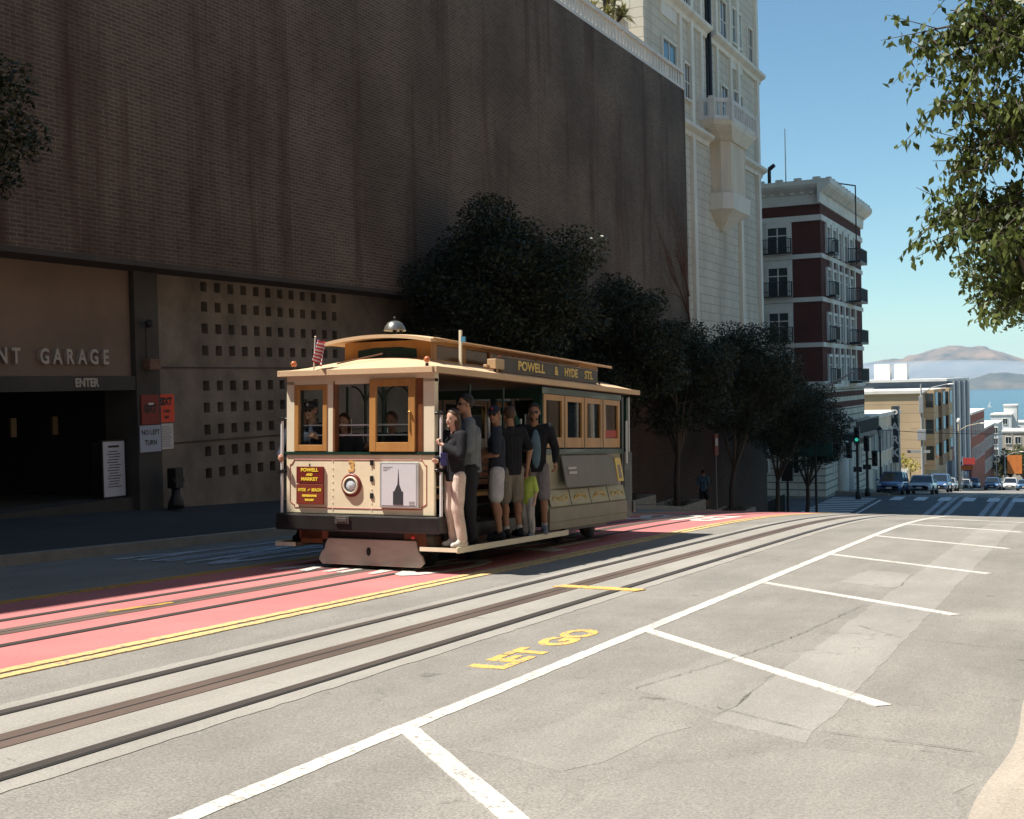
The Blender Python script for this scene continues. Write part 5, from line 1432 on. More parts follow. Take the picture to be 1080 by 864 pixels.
def wheel_set(y):
    for sx in (-1, 1):
        mb = MB(); mb.lathe([(0, -.06), (.24, -.06), (.27, -.04), (.27, .03), (.31, .035), (.31, .06), (0, .06)], (sx * .575, y, .30), 'x', 24); w_ = K(mb, 'wheel', mat('iron_wheel', (.05, .045, .04), .55, .2, 8, metal=.5))
        mb = MB(); mb.lathe([(0, -.10), (.07, -.10), (.08, -.06)], (sx * .575, y, .30), 'x', 16); K(mb, 'hub', M_DKMET, w_)
    mb = MB(); mb.tube((-.7, y, .30), (.7, y, .30), .05); K(mb, 'axle', M_DKMET)
for y in (.75, 2.1, 5.2, 6.5): wheel_set(y)
mb = MB()
for sx in (-1, 1):
    mb.box(sx * .80 - .04, sx * .80 + .04, .45, 2.5, .22, .46); mb.box(sx * .80 - .04, sx * .80 + .04, 4.9, 6.8, .22, .46)
K(mb, 'truck_frame', M_BLK)
# the step skirt of the front: rusty box and side lamp below the bumper
mb = MB(); mb.box(FX(82), FX(205), .1, .3, .38, .49); K(mb, 'tool_box', mat('rust_box', (.16, .06, .03), .7, .3, 8))
mb = MB(); mb.ball((FX(575), -.02, .455), .028); K(mb, 'marker_lamp', mat('red_lens', (.5, .03, .02), .3))
# --- front posts, windows
def fpost(x0, x1, z0=1.53, z1=2.47, m=None, y0=0, y1=.10, nm='post'):
    mb = MB(); mb.box(x0, x1, y0, y1, z0, z1); return K(mb, nm, m or M_CRMD, bevel=.006)
fpost(-HW, -1.00); fpost(FX(219), FX(243)); fpost(FX(610), HW)
fpost(FX(243), FX(252), m=M_WOODD, nm='jamb')
mb = MB(); mb.box(-HW, HW, 0, .11, 2.42, 2.585); K(mb, 'header', M_CRMD, bevel=.006)
def sash(x0, x1, z0, z1, y0, y1, fw, m, nm='window_sash', gl=True):
    mb = MB(); mb.box(x0, x0 + fw, y0, y1, z0, z1); mb.box(x1 - fw, x1, y0, y1, z0, z1)
    mb.box(x0 + fw, x1 - fw, y0 + .002, y1 - .002, z0, z0 + fw * 1.25); mb.box(x0 + fw, x1 - fw, y0 + .002, y1 - .002, z1 - fw, z1)
    o = K(mb, nm, m, bevel=.005)
    if gl:
        q = MB(); ym = (y0 + y1) / 2; q.box(x0 + fw, x1 - fw, ym - .003, ym + .003, z0 + fw * 1.25, z1 - fw); K(q, 'glass', M_GLASS, o)
    return o
sash(FX(78), FX(219), 1.54, 2.42, -.012, .05, .068, M_WOOD)
sash(FX(400), FX(583), 1.535, 2.47, -.035, .02, .155 * .62, M_WOOD)
fpost(FX(583), FX(612), m=M_WOODD, nm='jamb', y0=-.008, y1=.06)
mb = MB(); mb.ball((FX(565), -.05, FZ(220)), .022); mb.tube((FX(565), -.035, FZ(220)), (FX(565), -.045, FZ(300)), .008); K(mb, 'latch', mat('brass', (.45, .30, .10), .3, .1, metal=.8))
mb = MB()
for zz in (FZ(268), FZ(311)): mb.tube((-HW + .1, .16, zz), (HW - .1, .16, zz), .011)
K(mb, 'guard_rail', M_SILV)
# --- corner grab poles with black brackets
def grab(x, y, z0, z1, brk, nm='grab_pole'):
    mb = MB(); mb.tube((x, y, z0), (x, y, z1), .021, n=12); o = K(mb, nm, M_SILV)
    for zz in brk:
        q = MB(); q.tube((x - math.copysign(.12, x), y, zz), (x, y, zz), .02, n=8); q.ball((x, y, zz), .032); q.box(x - .045, x + .045, y - .03, y + .03, zz - .022, zz + .022); K(q, 'bracket', M_BLK, o)
    return o
grab(-1.215, .02, .72, 1.97, (1.97, 1.27)); grab(1.215, .02, .72, 2.02, (2.02, 1.30))
# --- floor, running boards, benches, partitions of the open section
M_FLOOR = mat('floor_boards', (.10, .065, .04), .8, .25, 4)
OPEN = 3.35
mb = MB(); mb.box(-.62, .62, .10, OPEN, .50, .56); mb.box(-1.08, 1.08, OPEN, LEN - .15, .56, .66); K(mb, 'floor', M_FLOOR)
for sx in (-1, 1):
    wo = 1.46 if sx > 0 else 1.24
    mb = MB(); mb.box(sx * .95, sx * wo, -.02, OPEN + .15, .285, .325); ob = K(mb, 'running_board', M_FLOOR)
    mb = MB(); mb.box(sx * (wo + .002), sx * (wo + .025), -.04, OPEN + .17, .27, .345); K(mb, 'edge_strip', M_CRMD, ob)
    mb = MB(); mb.box(sx * .95, sx * (wo + .025), -.062, -.041, .285, .335); K(mb, 'edge_strip', M_CRMD, ob)
    mb = MB(); mb.prism([(sx * .62, .325), (sx * .97, .325), (sx * .94, .50), (sx * .64, .54)], .1, OPEN, 'y'); K(mb, 'riser', M_WOODD)
    mb = MB(); mb.box(sx * .55, sx * .95, .35, OPEN - .05, .92, .97); K(mb, 'bench_seat', M_WOOD)
    mb = MB()
    for k in range(5): mb.box(sx * .50, sx * .53, .35, OPEN - .05, 1.05 + k * .10, 1.12 + k * .10)
    K(mb, 'bench_back', M_WOODD)
    for yy in (.40, 1.3, 2.2, 3.15):
        mb = MB(); mb.box(sx * .52, sx * .58, yy, yy + .06, .5, .95); K(mb, 'bench_leg', M_DKMET)
    for k, yy in enumerate((.12, 1.25, 2.3)):
        mb = MB(); mb.tube((sx * .98, yy + (0 if k else .03), .56), (sx * .98, yy + (0 if k else .03), 2.45), .020, n=10)
        K(mb, 'upright_pole', M_GREEN if k else M_BLK)
        if k:
            gp_ = MB(); gp_.tube((sx * 1.12, yy + .3, 1.5), (sx * 1.12, yy + .3, 2.0), .018, n=10); K(gp_, 'grab_pole', M_SILV)
# scrolled brackets and inner green poles
mb = MB()
for xx in (-.28, .0, .45):
    mb.tube((xx, .62, .55), (xx, .62, 2.45), .022, n=8)
    for k in range(6):
        a0, a1 = rad(15 * k), rad(15 * k + 15)
        for s_ in (-1, 1): mb.tube((xx + s_ * (.22 - .22 * math.cos(a0)), .62, 2.10 + .32 * math.sin(a0)), (xx + s_ * (.22 - .22 * math.cos(a1)), .62, 2.10 + .32 * math.sin(a1)), .012, n=6)
K(mb, 'inner_posts', M_GREEN)
mb = MB(); mb.tube((FX(338), .5, .56), (FX(345), .42, FZ(235)), .024, n=10); br_ = K(mb, 'brake_lever', M_GREEN)
mb = MB(); mb.tube((FX(343), .40, FZ(330)), (FX(343), .40, FZ(245)), .026, n=10); K(mb, 'wood_handle', M_WOOD, br_)
# bulkhead between open part and cabin: framed glass
mb = MB()
for x0, x1 in ((-1.1, -.98), (-.34, -.26), (.26, .34), (.98, 1.1)): mb.box(x0, x1, OPEN, OPEN + .06, .56, 2.46)
mb.box(-.98, -.34, OPEN + .002, OPEN + .058, .56, 1.45); mb.box(.34, .98, OPEN + .002, OPEN + .058, .56, 1.45); mb.box(-1.1, 1.1, OPEN + .002, OPEN + .058, 2.33, 2.47)
K(mb, 'bulkhead', M_GREEN)
mb = MB(); mb.box(-1.1, 1.1, LEN - .22, LEN - .16, .56, 1.5); mb.box(-1.1, -.9, LEN - .22, LEN - .16, 1.5, 2.46); mb.box(.9, 1.1, LEN - .22, LEN - .16, 1.5, 2.46); mb.box(-.9, .9, LEN - .22, LEN - .16, 2.2, 2.46); K(mb, 'rear_bulkhead', M_GREEN)
# --- cabin sides
CE = 6.78
for sx in (-1, 1):
    def bx(mb, a, b, c, d, e, f): mb.box(sx * a, sx * b, c, d, e, f)
    # belt + wall behind panels, flaring out to the bottom rail
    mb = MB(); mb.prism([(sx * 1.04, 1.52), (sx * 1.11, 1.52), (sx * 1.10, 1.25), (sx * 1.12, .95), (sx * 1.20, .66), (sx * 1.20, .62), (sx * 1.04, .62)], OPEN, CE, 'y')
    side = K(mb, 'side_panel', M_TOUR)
    mb = MB(); bx(mb, 1.05, 1.145, OPEN - .02, CE + .02, 1.47, 1.56); K(mb, 'belt_rail', M_GREEN, side, bevel=.006)
    mb = MB(); bx(mb, 1.10, 1.235, OPEN + .05, CE, .45, .66); bx(mb, 1.10, 1.228, OPEN + .05, CE, .33, .448); K(mb, 'rocker_board', mat('rocker_paint', (.27, .235, .175), .55, .12, 2.5, .05, 20), side, bevel=.004)
    for k in range(4):
        a = OPEN + .10 + k * .83; b = a + .80
        q = MB(); q.prism([(sx * 1.165, .92), (sx * 1.172, .925), (sx * 1.232, .685), (sx * 1.222, .68)], a, b, 'y')
        fr = K(q, 'lower_panel', mat('shaded_panel_cream', (.36, .33, .22), .5, .12, 5), side)  # cream lowered along with the shaded side
        q = MB()
        for j in range(14):          # gilt scroll
            t0 = j / 14 * 2 * math.pi; t1 = (j + 1) / 14 * 2 * math.pi
            def SP(t_): 
                return (sx * 1.212, (a + b) / 2 + .28 * math.sin(t_), .80 + .045 * math.sin(2 * t_ + k))
            q.tube(SP(t0), SP(t1), .008, n=5)
        K(q, 'scroll', M_GOLD, fr)
        q = MB(); q.prism([(sx * 1.17, .925), (sx * 1.176, .93), (sx * 1.236, .68), (sx * 1.224, .675)], b + .005, b + .025, 'y'); K(q, 'divider', M_BLK, side)
    # windows
    for k in range(4):
        a = OPEN + .07 + k * .835; b = a + .80
        q = MB(); xx0, xx1 = 1.06, 1.125
        bx(q, xx0, xx1, a, a + .10, 1.58, 2.40); bx(q, xx0, xx1, b - .10, b, 1.58, 2.40)
        bx(q, xx0 + .002, xx1 - .002, a + .10, b - .10, 1.58, 1.74); bx(q, xx0 + .002, xx1 - .002, a + .10, b - .10, 2.31, 2.40)
        o = K(q, 'window', M_WOOD, bevel=.005)
        q = MB(); bx(q, 1.088, 1.094, a + .10, b - .10, 1.74, 2.31); K(q, 'glass', glass_mat('side_glass', (.30, .32, .30), .015, .5) if 'side_glass' not in MATS else MATS['side_glass'], o)
        if k == 3:
            q = MB(); bx(q, 1.096, 1.10, a + .10, b - .10, 1.75, 1.88); K(q, 'red_sticker', mat('red_sticker', (.35, .04, .03), .5), o)
    mb = MB()
    for k in range(5):
        a = OPEN + .07 + k * .835 - .034; bx(mb, 1.055, 1.118, a, a + .033, 1.56, 2.42)
    bx(mb, 1.04, 1.13, OPEN, CE, 2.405, 2.50); K(mb, 'window_posts', M_GREEN)
    # inner bench along the cabin
    mb = MB(); bx(mb, .62, 1.03, OPEN + .1, CE, .66, 1.05); K(mb, 'cabin_bench', M_WOODD)
    # grey display panel hung on the side and the little framed notice
    if sx > 0:
        mb = MB(); mb.prism([(1.16, 1.45), (1.18, 1.455), (1.275, .965), (1.255, .96)], OPEN + .62, OPEN + 2.85, 'y'); gpn = K(mb, 'grey_side_board', M_GREYP, side)
        for k, (tx, zz) in enumerate((('MUSEUM', 1.24), ('ROUTE', 1.17))):
            mb = MB()
            for j in range(6): mb.box(1.228 + .014 * k, 1.236 + .014 * k, OPEN + .78 + j * .055, OPEN + .815 + j * .055, zz, zz + .04)
            K(mb, 'print_lines', M_PAPER, gpn)
        mb = MB(); mb.prism([(1.15, 1.40), (1.165, 1.40), (1.235, 1.00), (1.215, 1.0)], OPEN + 3.0, OPEN + 3.28, 'y'); nf = K(mb, 'framed_notice', M_GOLD, side)
        mb = MB(); mb.prism([(1.165, 1.35), (1.172, 1.35), (1.232, 1.05), (1.222, 1.05)], OPEN + 3.07, OPEN + 3.21, 'y'); K(mb, 'notice', M_WOODD, nf)
# rear platform
mb = MB(); mb.box(-HW, HW, LEN - .1, LEN - .04, .42, 1.5); K(mb, 'rear_panel', M_GREEN)
mb = MB(); mb.box(-1.12, 1.12, CE + .05, LEN - .1, .40, .50); K(mb, 'rear_platform', M_FLOOR)
for sx in (-1, 1):
    mb = MB(); mb.box(sx * 1.06, sx * 1.13, CE + .03, CE + .12, .62, 2.47); K(mb, 'corner_post', M_BLK)
    mb = MB(); mb.box(sx * 1.08, sx * 1.14, CE + .13, LEN - .05, .35, 1.50); K(mb, 'rear_gate', M_BLK)
    mb = MB(); mb.tube((sx * 1.19, CE + .10, 1.30), (sx * 1.19, CE + .10, 2.05), .022, n=10); K(mb, 'grab_pole', M_SILV)
    mb = MB(); mb.tube((sx * 1.10, LEN - .1, 1.5), (sx * 1.10, LEN - .1, 2.48), .018, n=10); K(mb, 'roof_post', M_SILV)
mb = MB(); mb.box(-1.16, 1.16, LEN - .04, LEN + .1, .42, .62); K(mb, 'rear_bumper', M_BLK, bevel=.02)
# --- roof
def roof_grid(hw, ya, yb, zf, th, nx_=17, ny_=34):
    vs = []; 
    for j in range(ny_):
        v = ya + (yb - ya) * j / (ny_ - 1)
        for i in range(nx_):
            u = -hw + 2 * hw * i / (nx_ - 1); vs.append((u, v, zf(u, v)))
    n = len(vs); vs += [(p[0], p[1], p[2] - th) for p in vs]
    fs = []
    for j in range(ny_ - 1):
        for i in range(nx_ - 1):
            a = j * nx_ + i; fs += [(a, a+1, a+nx_+1, a+nx_), (n+a, n+a+nx_, n+a+nx_+1, n+a+1)]
    for i in range(nx_ - 1): fs += [(i, n+i, n+i+1, i+1), ((ny_-1)*nx_+i, (ny_-1)*nx_+i+1, n+(ny_-1)*nx_+i+1, n+(ny_-1)*nx_+i)]
    for j in range(ny_ - 1): fs += [(j*nx_, (j+1)*nx_, n+(j+1)*nx_, n+j*nx_), (j*nx_+nx_-1, n+j*nx_+nx_-1, n+(j+1)*nx_+nx_-1, (j+1)*nx_+nx_-1)]
    mb = MB(); mb.add(vs, fs, True); return mb
def zmain(u, v):
    e = min(1, max(0, (v + .10) / 1.0)); e2 = min(1, max(0, (LEN + .2 - v) / .9))
    a = 1 - (abs(u) / 1.19) ** 2.4
    return EAVE + .05 + .20 * a * (1 - (1 - e) ** 2.2) * (1 - (1 - e2) ** 2.2)
mr = K(roof_grid(1.19, -.10, LEN + .2, zmain, .05), 'roof', M_TAN)
em = mr.modifiers.new('e', 'EDGE_SPLIT'); em.split_angle = rad(40)
mb = MB(); mb.box(-1.10, 1.10, .06, LEN, EAVE - .035, EAVE - .012); K(mb, 'ceiling', M_WOODD, mr)
# drip moulding along the eaves
mb = MB()
for sx in (-1, 1): mb.box(sx * 1.165, sx * 1.215, -.10, LEN + .2, EAVE - .03, EAVE + .052)
mb.box(-1.165, 1.165, -.125, -.09, EAVE - .03, EAVE + .05); K(mb, 'eave_moulding', M_TAN, mr, bevel=.006)
# clerestory
c0, c1, ch = .72, LEN - .55, .68
mb = MB()
mb.box(-ch, ch, c0, c0 + .05, 2.62, 3.03); mb.box(-ch, ch, c1 - .05, c1, 2.64, 3.02)
for sx in (-1, 1):
    mb.box(sx * (ch - .04), sx * ch, c0 + .05, c1 - .05, 2.66, 2.77); mb.box(sx * (ch - .04), sx * ch, c0 + .05, c1 - .05, 2.97, 3.04)
    k = 0; y = c0 + .05
    while y < c1 - .1:
        mb.box(sx * (ch - .042), sx * (ch + .006), y, y + .09, 2.66, 3.04); y += .85
cl = K(mb, 'clerestory', M_WOOD, bevel=.004)
mb = MB(); 
for sx in (-1, 1): mb.box(sx * (ch - .03), sx * (ch - .02), c0 + .1, c1 - .1, 2.76, 2.98)
K(mb, 'clerestory_glass', mat('amber_glass', (.10, .05, .015), .15, .3, 2, spec=.7), cl)
mb = MB(); mb.prism([(-.46, 2.78), (.46, 2.78), (.46, 2.91), (.2, 2.945), (-.2, 2.945), (-.46, 2.91)], c0 - .006, c0 + .01, 'y'); K(mb, 'vent_pane', M_GREEN, cl)
def zup(u, v):
    a = 1 - (abs(u) / .86) ** 2
    d = max(0, (.85 - v) / .6); return 3.035 + .085 * a - .05 * d ** 2 * (1 if d > 0 else 0)
ur = K(roof_grid(.84, .42, LEN - .25, zup, .045, 15, 26), 'upper_roof', M_TAN)
em = ur.modifiers.new('e', 'EDGE_SPLIT'); em.split_angle = rad(40)
mb = MB()
for sx in (-1, 1): mb.tube((sx * .84, .5, 3.015), (sx * .84, LEN - .3, 3.012), .018, n=6)
K(mb, 'roof_edge_trim', M_WOOD, ur)
# bell, corner lamps, trolley catch post, flag
mb = MB(); bc = (-.02, .95, 3.12)
mb.lathe([(.0001, .21), (.05, .205), (.10, .18), (.135, .13), (.15, .085), (.155, .07), (.145, .07), (.12, .09), (.0001, .12)], bc, 'z', 26); be = K(mb, 'bell', mat('bell_metal', (.22, .22, .20), .3, .15, 12, metal=.75))
mb = MB(); mb.tube((bc[0], bc[1], 3.10), (bc[0], bc[1], 3.23), .03); mb.tube((bc[0], bc[1], 3.32), (bc[0], bc[1], 3.365), .016); mb.ball((bc[0], bc[1], 3.365), .022); mb.tube((bc[0] + .11, bc[1], 3.10), (bc[0] + .10, bc[1], 3.19), .014); mb.ball((bc[0] + .10, bc[1], 3.19), .026); K(mb, 'bell_stand', M_DKMET, be)
for u, v in ((-1.02, -.04), (1.02, -.04)):
    mb = MB(); mb.tube((u, v + .04, 2.60), (u, v + .04, 2.66), .022); lp = K(mb, 'lamp_stem', M_DKMET)
    mb = MB(); mb.ball((u, v + .04, 2.705), .042); K(mb, 'amber_lamp', mat('amber_lens', (.45, .14, .05), .25, .05, coat=.4), lp)
mb = MB(); mb.box(.965, 1.0, .965, 1.0, 2.64, 3.16); ps = K(mb, 'roof_staff', M_CRMD)
mb = MB(); mb.box(1.0, 1.06, .96, .99, 3.0, 3.07); K(mb, 'blue_tag', mat('blue_tag', (.06, .22, .33), .5), ps)
mb = MB(); mb.tube((-.35, .02, 2.69), (.15, .35, 2.83), .010); K(mb, 'cord', M_WOODD, mr)
# route sign on the roof edge
sg = MB(); sg.box(1.04, 1.09, 2.0, 5.75, 2.67, 2.87); rs = K(sg, 'route_sign', mat('sign_brown_black', (.045, .03, .02), .45, .2, 3))
mb = MB(); mb.box(1.032, 1.10, 2.0, 5.75, 2.87, 2.885); mb.box(1.032, 1.10, 2.0, 5.75, 2.66, 2.67); K(mb, 'sign_moulding', M_WOODD, rs)
for tx, yy in (('POWELL', 3.05), ('&', 3.98), ('HYDE', 4.58), ('STS.', 5.34)):
    text_mesh(tx, .185, M_GOLD, 'lettering', rs, (1.093, yy, 2.77), RW, .002, .005, sx=1.35 if tx == 'POWELL' else 1.15)
mb = MB(); mb.box(1.02, 1.16, 1.70, 1.98, 2.68, 2.82); mb.box(1.0, 1.06, 1.62, 1.70, 2.70, 2.74); K(mb, 'sign_lamp', mat('tan_lamp', (.45, .30, .16), .5, .1), rs, bevel=.01)
for yy in (1.84, 5.85):
    mb = MB(); mb.tube((1.08, yy, 2.60), (1.08, yy, 2.70), .02); K(mb, 'sign_bracket', M_DKMET, rs)
# little flag on the front left of the roof
fl = thing('flag', (0, 0, 0), 'small crumpled American flag on a short staff on the cable car roof', 'flag')
fl.scale = (1.25, 1.25, 1.0); fl.location = Vector((XC - .62, Y0C + .03, g(Y0C) + 2.66)); 
mb = MB(); mb.tube((0, 0, -.05), (.03, 0, .38), .008, n=6); mb.ball((.03, 0, .385), .012, 8, 5); mb.build('staff', M_CRMD, fl)
mb = MB(); NXF, NYF = 15, 14; vs = []
for j in range(NYF):
    for i in range(NXF):
        a = i / (NXF - 1); b = j / (NYF - 1)
        vs.append((.028 - .02 * b + .13 * a * math.cos(.5) - .18 * a * b * .9 * (1 - a), .035 * math.sin(a * 9 + b * 2), .36 - .05 * a - .27 * b - .05 * a * b))
fs = []; mis = []
for j in range(NYF - 1):
    for i in range(NXF - 1): fs.append((j*NXF+i, j*NXF+i+1, (j+1)*NXF+i+1, (j+1)*NXF+i)); mis.append(2 if (i < 6 and j < 6) else j % 2)
mb.add(vs, fs, True); mb.mi = mis
o = mb.build('cloth', [mat('flag_red', (.50, .05, .05), .8), mat('flag_white', (.65, .62, .60), .8), mat('flag_blue', (.04, .06, .20), .8)], fl)
sm = o.modifiers.new('s', 'SOLIDIFY'); sm.thickness = .003

# ------------------------------------------------------------------ riders
def carpt(u, v, z):
    p = Vector((u, v * math.cos(SL) + z * math.sin(SL), z * math.cos(SL) - v * math.sin(SL)))
    return Vector((XC, Y0C, g(Y0C))) + p
PG = None
BZ = .33
# woman at the front corner, holding the pole with one hand and a phone with the other; she looks towards the front (-Y)
def yawto(deg): return rad(deg)      # 180 = looks towards the camera end of the street
person(carpt(1.36, .17, BZ + .01), 1.62, yawto(150), 'woman in black top and cream trousers gripping the silver pole at the front corner',
       dict(elL=(-.145, .04, .665), wrL=(-.02, .10, .735), elR=(.14, .03, .655), wrR=(.05, .12, .63), knR=(.05, .02, .28), knL=(-.05, .02, .28)),
       dict(clothes=[('top', 'jacket', M_C['black'], 1.9), ('bottom', 'trousers', M_C['cream'], 1.95)], shoes=M_C['white'], head=dict(turn=10), gripL=.9),
       skin=M_SKINL, hair=M_HAIRBR, hair_long=True, build=.88)
person(carpt(1.25, .74, BZ + .01), 1.82, yawto(128), 'heavy man in grey fleece, dark trousers and sunglasses standing second on the running board',
       dict(elR=(.15, .02, .64), wrR=(.05, .13, .60), elL=(-.16, .02, .64), wrL=(-.06, .14, .62)),
       dict(clothes=[('top', 'fleece', M_C['grey'], 1.95), ('bottom', 'trousers', M_C['char'], 1.95)], shoes=M_C['black'], head=dict(turn=15)),
       skin=M_SKIN, hair=M_HAIRB, glasses=True, build=1.36)
person(carpt(1.34, 1.42, BZ + .01), 1.70, yawto(115), 'man in navy t-shirt, pale shorts and a printed cap looking back over his shoulder',
       dict(elR=(.125, .03, .65), wrR=(.04, .12, .66), elL=(-.125, .0, .64), wrL=(-.05, .12, .62), knR=(.06, .03, .28)),
       dict(clothes=[('top', 'tshirt', M_C['navy'], .85), ('bottom', 'shorts', M_C['pale'], .80)], shoes=M_C['black'], head=dict(turn=70), badge=mat('red_badge', (.45, .05, .05), .6)),
       skin=M_SKINT, hair=M_HAIRB, cap=M_C['navy'], glasses=True, build=1.02)
person(carpt(1.28, 1.98, BZ + .01), 1.70, yawto(60), 'man in black t-shirt and khaki shorts turned towards the cable car seats',
       dict(elR=(.16, -.03, .66), wrR=(.15, .0, .50), elL=(-.14, .06, .66), wrL=(-.08, .14, .70)),
       dict(clothes=[('top', 'tshirt', M_C['black'], .85), ('bottom', 'shorts', M_C['khaki'], .92)], shoes=M_C['black'], socks=True, gripR=.8),
       skin=M_SKINT, hair=M_HAIRBR, build=1.05)
person(carpt(1.39, 2.28, BZ + .01), .93, yawto(170), 'small child in a lime top and striped leggings between two men on the running board',
       dict(), dict(clothes=[('top', 'tshirt', M_C['lime'], .9), ('bottom', 'leggings', mat('striped_leggings', (.45, .42, .38), .85, .5, 2, stretch=(22, 22, .5), dark=(.10, .09, .09)), 1.95)], shoes=M_C['slate']),
       skin=M_SKINL, hair=M_HAIRBR, hair_long=True, build=1.05)
tP, JP = person(carpt(1.33, 2.70, BZ + .01), 1.76, yawto(-150), 'bearded man in open black jacket and grey shorts holding a phone at his chest',
       dict(elR=(.16, .03, .66), wrR=(.09, .14, .655), elL=(-.16, .0, .64), wrL=(-.15, .06, .54), knL=(-.055, .03, .28)),
       dict(clothes=[('top', 'jacket', M_C['black'], 1.85), ('shirt_front', 'blue_tshirt', M_C['blue'], 0), ('bottom', 'shorts', M_C['mauve'], .92)], shoes=M_C['slate'], socks=True, beard=True, head=dict(turn=-5), gripR=.8),
       skin=M_SKINT, hair=M_HAIRB, glasses=True, build=1.0)
def held_phone(t_, J_, key, off, label, m, rz=0):
    mw = Matrix.Translation(t_.location) @ Euler(t_.rotation_euler).to_matrix().to_4x4()
    p = mw @ (J_[key] + Vector(off))
    o = thing('phone', p, label, 'phone', rz=t_.rotation_euler.z + rz)
    mb = MB(); mb.box(-.037, .037, -.005, .005, -.075, .075); mb.build('case', m, o, bevel=.004)
    mb = MB(); mb.box(-.033, .033, -.0065, -.0052, -.068, .068); mb.build('screen', M_LENS, o)
held_phone(tP, JP, 'wrR', (-.01, .09, .06), 'black phone held in front of the chest by the bearded rider', M_INK)
W1 = [o for o in COL.objects if o.get('label', '').startswith('woman in black top')][0]
o = thing('phone', carpt(1.26, .0, 1.44), 'blue-cased phone in the hand of the woman at the front pole', 'phone', rz=.5)
mb = MB(); mb.box(-.04, .04, -.005, .005, -.08, .08); mb.build('case', mat('blue_case', (.05, .05, .22), .4, .1), o, bevel=.004)
mb = MB(); mb.box(-.034, .034, .0052, .0065, -.07, .07); mb.build('screen', M_LENS, o)
# seated riders seen through the front windows
SEAT = dict(pel=(0, -.02, .50), hiR=(.052, 0, .50), hiL=(-.052, 0, .50), knR=(.065, .19, .40), knL=(-.065, .19, .40), anR=(.065, .10, .22), anL=(-.065, .10, .22))
def seat_at(u, v, headz, h): return carpt(u, v, headz - .925 * h * 1.075)
SEATN = dict(SEAT, knR=(.03, .06, .38), knL=(-.05, .06, .38), anR=(.03, .04, .20), anL=(-.05, .04, .20))
person(seat_at(-.96, .44, FZ(225), 1.68), 1.75, yawto(180), 'man in dark cap and sunglasses behind the left front window, hands on rail',
       dict(SEATN, elR=(.14, .03, .69), wrR=(.11, .10, .735), elL=(-.14, .03, .69), wrL=(-.11, .10, .735)),
       dict(clothes=[('top', 'jacket', M_C['black'], 1.8), ('bottom', 'trousers', M_C['char'], 1.9)], shoes=M_C['black'], gripR=.9, gripL=.9, badge=M_PAPER), skin=M_SKINL, hair=M_HAIRB, cap=M_C['dgrey'], glasses=True)
person(seat_at(-.68, .80, FZ(272), 1.60), 1.66, yawto(190), 'brown-haired woman in grey seated in the open middle front window',
       dict(SEAT, elL=(-.15, .04, .66), wrL=(-.10, .12, .60)), dict(clothes=[('top', 'sweater', M_C['dgrey'], 1.9), ('bottom', 'trousers', M_C['char'], 1.9)], shoes=M_C['black']), skin=M_SKINL, hair=M_HAIRBR, hair_long=True, build=.9)
person(seat_at(.08, .80, FZ(262), 1.64), 1.68, yawto(185), 'rider seated behind the right front window, face half hidden by the rail',
       dict(SEAT, elR=(.15, .08, .68), wrR=(.14, .14, .72)), dict(clothes=[('top', 'jacket', M_C['black'], 1.9), ('bottom', 'trousers', M_C['char'], 1.9)], shoes=M_C['black']), skin=M_SKINT, hair=M_HAIRBR, build=.92)
person(carpt(.02, .78, .56), 1.74, yawto(180), 'gripman in dark uniform standing at the lever in the middle of the cable car',
       dict(elL=(-.14, .06, .66), wrL=(-.09, .15, .58), elR=(.16, .05, .65), wrR=(.13, .14, .58)), dict(clothes=[('top', 'jacket', M_C['black'], 1.9), ('bottom', 'trousers', M_C['char'], 1.9)], shoes=M_C['black'], gripR=.9, gripL=.9), skin=M_SKINT, hair=M_HAIRB) if False else None
person(carpt(-1.08, .42, BZ + .01), 1.74, yawto(182), 'rider on the far side, only a hand on the left front pole showing',
       dict(elL=(-.14, .03, .67), wrL=(-.10, .12, .66), elR=(.14, .09, .63), wrR=(.085, .195, .61)), dict(clothes=[('top', 'jacket', M_C['navy'], 1.7), ('bottom', 'trousers', M_C['char'], 1.9)], shoes=M_C['black'], gripR=.9), skin=M_SKIN, hair=M_HAIRB)
# pedestrian on the far pavement
person((-15.4, 52.0, g(52) + .27), 1.68, yawto(0), 'pedestrian in a blue top and dark shorts walking away beside the low brick wall',
       dict(knR=(.05, .06, .28), anR=(.05, .10, .05), anL=(-.05, -.08, .06), wrR=(.14, .08, .54), wrL=(-.15, -.02, .52)),
       dict(clothes=[('top', 'tshirt', cloth('steel_blue_top', (.07, .13, .20)), 1.2), ('bottom', 'shorts', M_C['char'], .9)], shoes=M_C['black']), skin=M_SKINT, hair=M_HAIRB)

# building closing the view behind the camera, mirrored in the front windows of the cable car
t = thing('hillside_hotel', (-40, -75, g(-55)), 'broad brown building up the hill behind the camera, outside the picture', 'building')
mb = MB(); mb.box(0, 90, 0, 15, -4, 34); mb.build('wall', M_OPP, t)
mb = MB(); mb.box(-.5, 90.5, -.5, 15.5, 34, 35); mb.build('cornice', M_OFFW, t)

